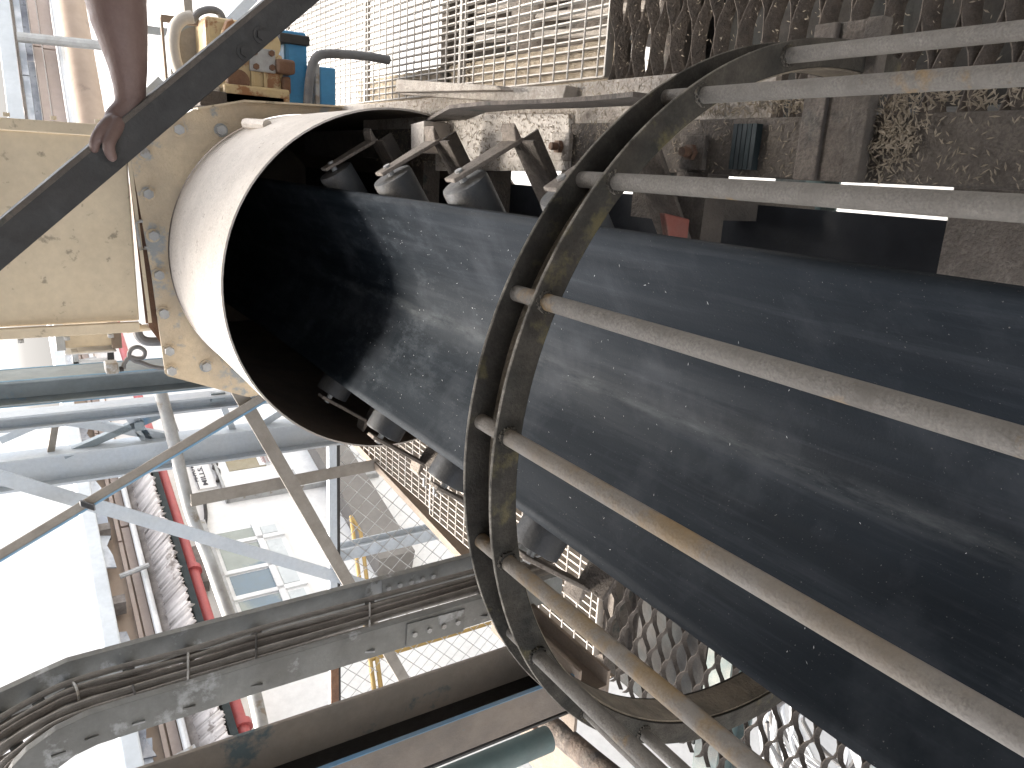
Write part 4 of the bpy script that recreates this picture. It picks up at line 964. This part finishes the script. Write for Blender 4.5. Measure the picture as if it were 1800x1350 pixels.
# ================================================================== BLACK STRUT AND ARM
SY = 2.0
a = at_y(-140, 549, SY); b = at_y(640, -105, SY)
d = (b - a).normalized(); sv = d.cross(Vector((0, 1, 0)))          # in-plane normal
if (at_y(200, 200, SY) - at_y(240, 235, SY)).dot(sv) < 0: sv = -sv
wd = px(58, at_y(250, 220, SY))
ST = thing('black_strut', (a + b) / 2, 'black painted angle strut slanting across the cream duct under the hand', 'strut')
MB().prism([(-wd / 2, 0), (wd / 2, 0), (wd / 2, .075), (wd / 2 - .007, .075), (wd / 2 - .007, .007), (-wd / 2, .007)], a, b, sv, (0, 1, 0)).build('angle_bar', M_black, ST, smooth=False, bevel=.002)
de = wd / 2 - px(9, at_y(250, 220, SY))
MB().prism([(de, -.0015), (wd / 2 - .001, -.0015), (wd / 2 - .001, .001), (de, .001)], a, b, sv, (0, 1, 0)).build('dusty_edge', M_dustdk, ST, smooth=False)
for x, y in ((430, 91), (459, 62)):
    c = at_y(x, y, SY); bo = MB().tube([c, c + Vector((0, -.003, 0))], .019, 18).build('washer', M_black, ST)
    MB().hexnut(c + Vector((0, -.003, 0)), (0, -1, 0), .012, .008).build('bolt', M_black, bo)

AY = 2.03
def A_(x, y, Y=AY): return at_y(x, y, Y)
def rp(n_): return px(n_, at_y(220, 150, AY))
PE = thing('person', A_(215, 0), 'bare forearm and hand gripping the black strut at the top left', 'person')
def loft(m, secs, n=24):
    """secs: centre, half width along the picture's x-like side, half depth along the view"""
    vs = []; fs_ = []
    for i, (c, a_, b_) in enumerate(secs):
        d = (secs[min(i + 1, len(secs) - 1)][0] - secs[max(i - 1, 0)][0]).normalized(); v = c.normalized(); v = (v - d * v.dot(d)).normalized(); s = d.cross(v)
        vs += [c + s * a_ * math.cos(2 * math.pi * k / n) + v * b_ * math.sin(2 * math.pi * k / n) for k in range(n)]
    for i in range(len(secs) - 1):
        for k in range(n): k2 = (k + 1) % n; fs_.append((i * n + k, i * n + k2, (i + 1) * n + k2, (i + 1) * n + k))
    fs_ += [tuple(reversed(range(n))), tuple(range((len(secs) - 1) * n, len(secs) * n))]
    m.add(vs, fs_)
am = MB()
loft(am, [(A_(x, y, Y), rp(a_), rp(b_)) for x, y, Y, a_, b_ in (
    (236, -190, 2.2, 52, 50), (216, -110, 2.16, 53, 50), (204, -50, 2.12, 52, 48), (203, 0, 2.09, 50, 44), (210, 40, 2.08, 46, 40), (218, 80, 2.07, 39, 35), (225, 120, 2.06, 32, 29),
    (228, 155, 2.055, 27, 24), (229, 180, 2.05, 25, 21), (227, 192, 2.045, 27, 20), (221, 205, 2.04, 30, 19), (212, 218, 2.035, 30, 17), (203, 228, 2.03, 25, 14), (197, 234, 2.03, 18, 10))])
def finger(pts, rs):
    P_ = curve_pts([A_(*p) for p in pts], 5); n_ = len(P_); R_l = []
    for i in range(n_):
        f = i / (n_ - 1) * (len(rs) - 1); k = min(int(f), len(rs) - 2); R_l.append(rp(rs[k] + (rs[k + 1] - rs[k]) * (f - k)))
    d = (P_[-1] - P_[-2]).normalized()
    P_ += [P_[-1] + d * R_l[-1] * .55, P_[-1] + d * R_l[-1] * .9]; R_l += [R_l[-1] * .8, R_l[-1] * .35]
    am.tube(P_, R_l, 16)
finger(((210, 212, 2.015), (200, 231, 1.995), (192, 250, 1.975), (192, 264, 1.972), (197, 276, 1.978)), (13, 12.5, 10.5, 10, 9))       # index over the front face
finger(((203, 210, 2.03), (189, 218, 2.01), (175, 234, 1.995), (167, 250, 1.992), (166, 262, 2.0)), (13, 12, 10.5, 9.5, 8))     # middle over the flange edge
finger(((200, 212, 2.07), (188, 222, 2.085), (178, 236, 2.10), (184, 250, 2.105)), (12, 11, 9.5, 8))                                    # ring, behind the flange
finger(((214, 208, 2.08), (206, 220, 2.105), (204, 234, 2.11), (210, 244, 2.11)), (10.5, 9.5, 8.5, 7))                                    # little finger
finger(((238, 186, 2.06), (247, 198, 2.09), (250, 212, 2.11), (246, 226, 2.112)), (13, 11, 10, 8.5))                                    # thumb, closing behind the strut
arm = am.build('arm', M_skin, PE)
rmd = arm.modifiers.new('remesh', 'REMESH'); rmd.mode = 'VOXEL'; rmd.voxel_size = .0034; rmd.use_smooth_shade = True
smd = arm.modifiers.new('smooth', 'SMOOTH'); smd.factor = .5; smd.iterations = 7
nl = MB(); c = A_(197.5, 276, 1.97)
nl.plate([A_(x, y, 1.9685) for x, y in ((193, 269), (199, 268), (202, 274), (201, 281), (196, 281))], (0, 1, 0), .004)
nl.build('fingernail', M_nail, PE, bevel=.002)
for o in list(bpy.data.objects):
    if '_w' in o.keys(): del o['_w']
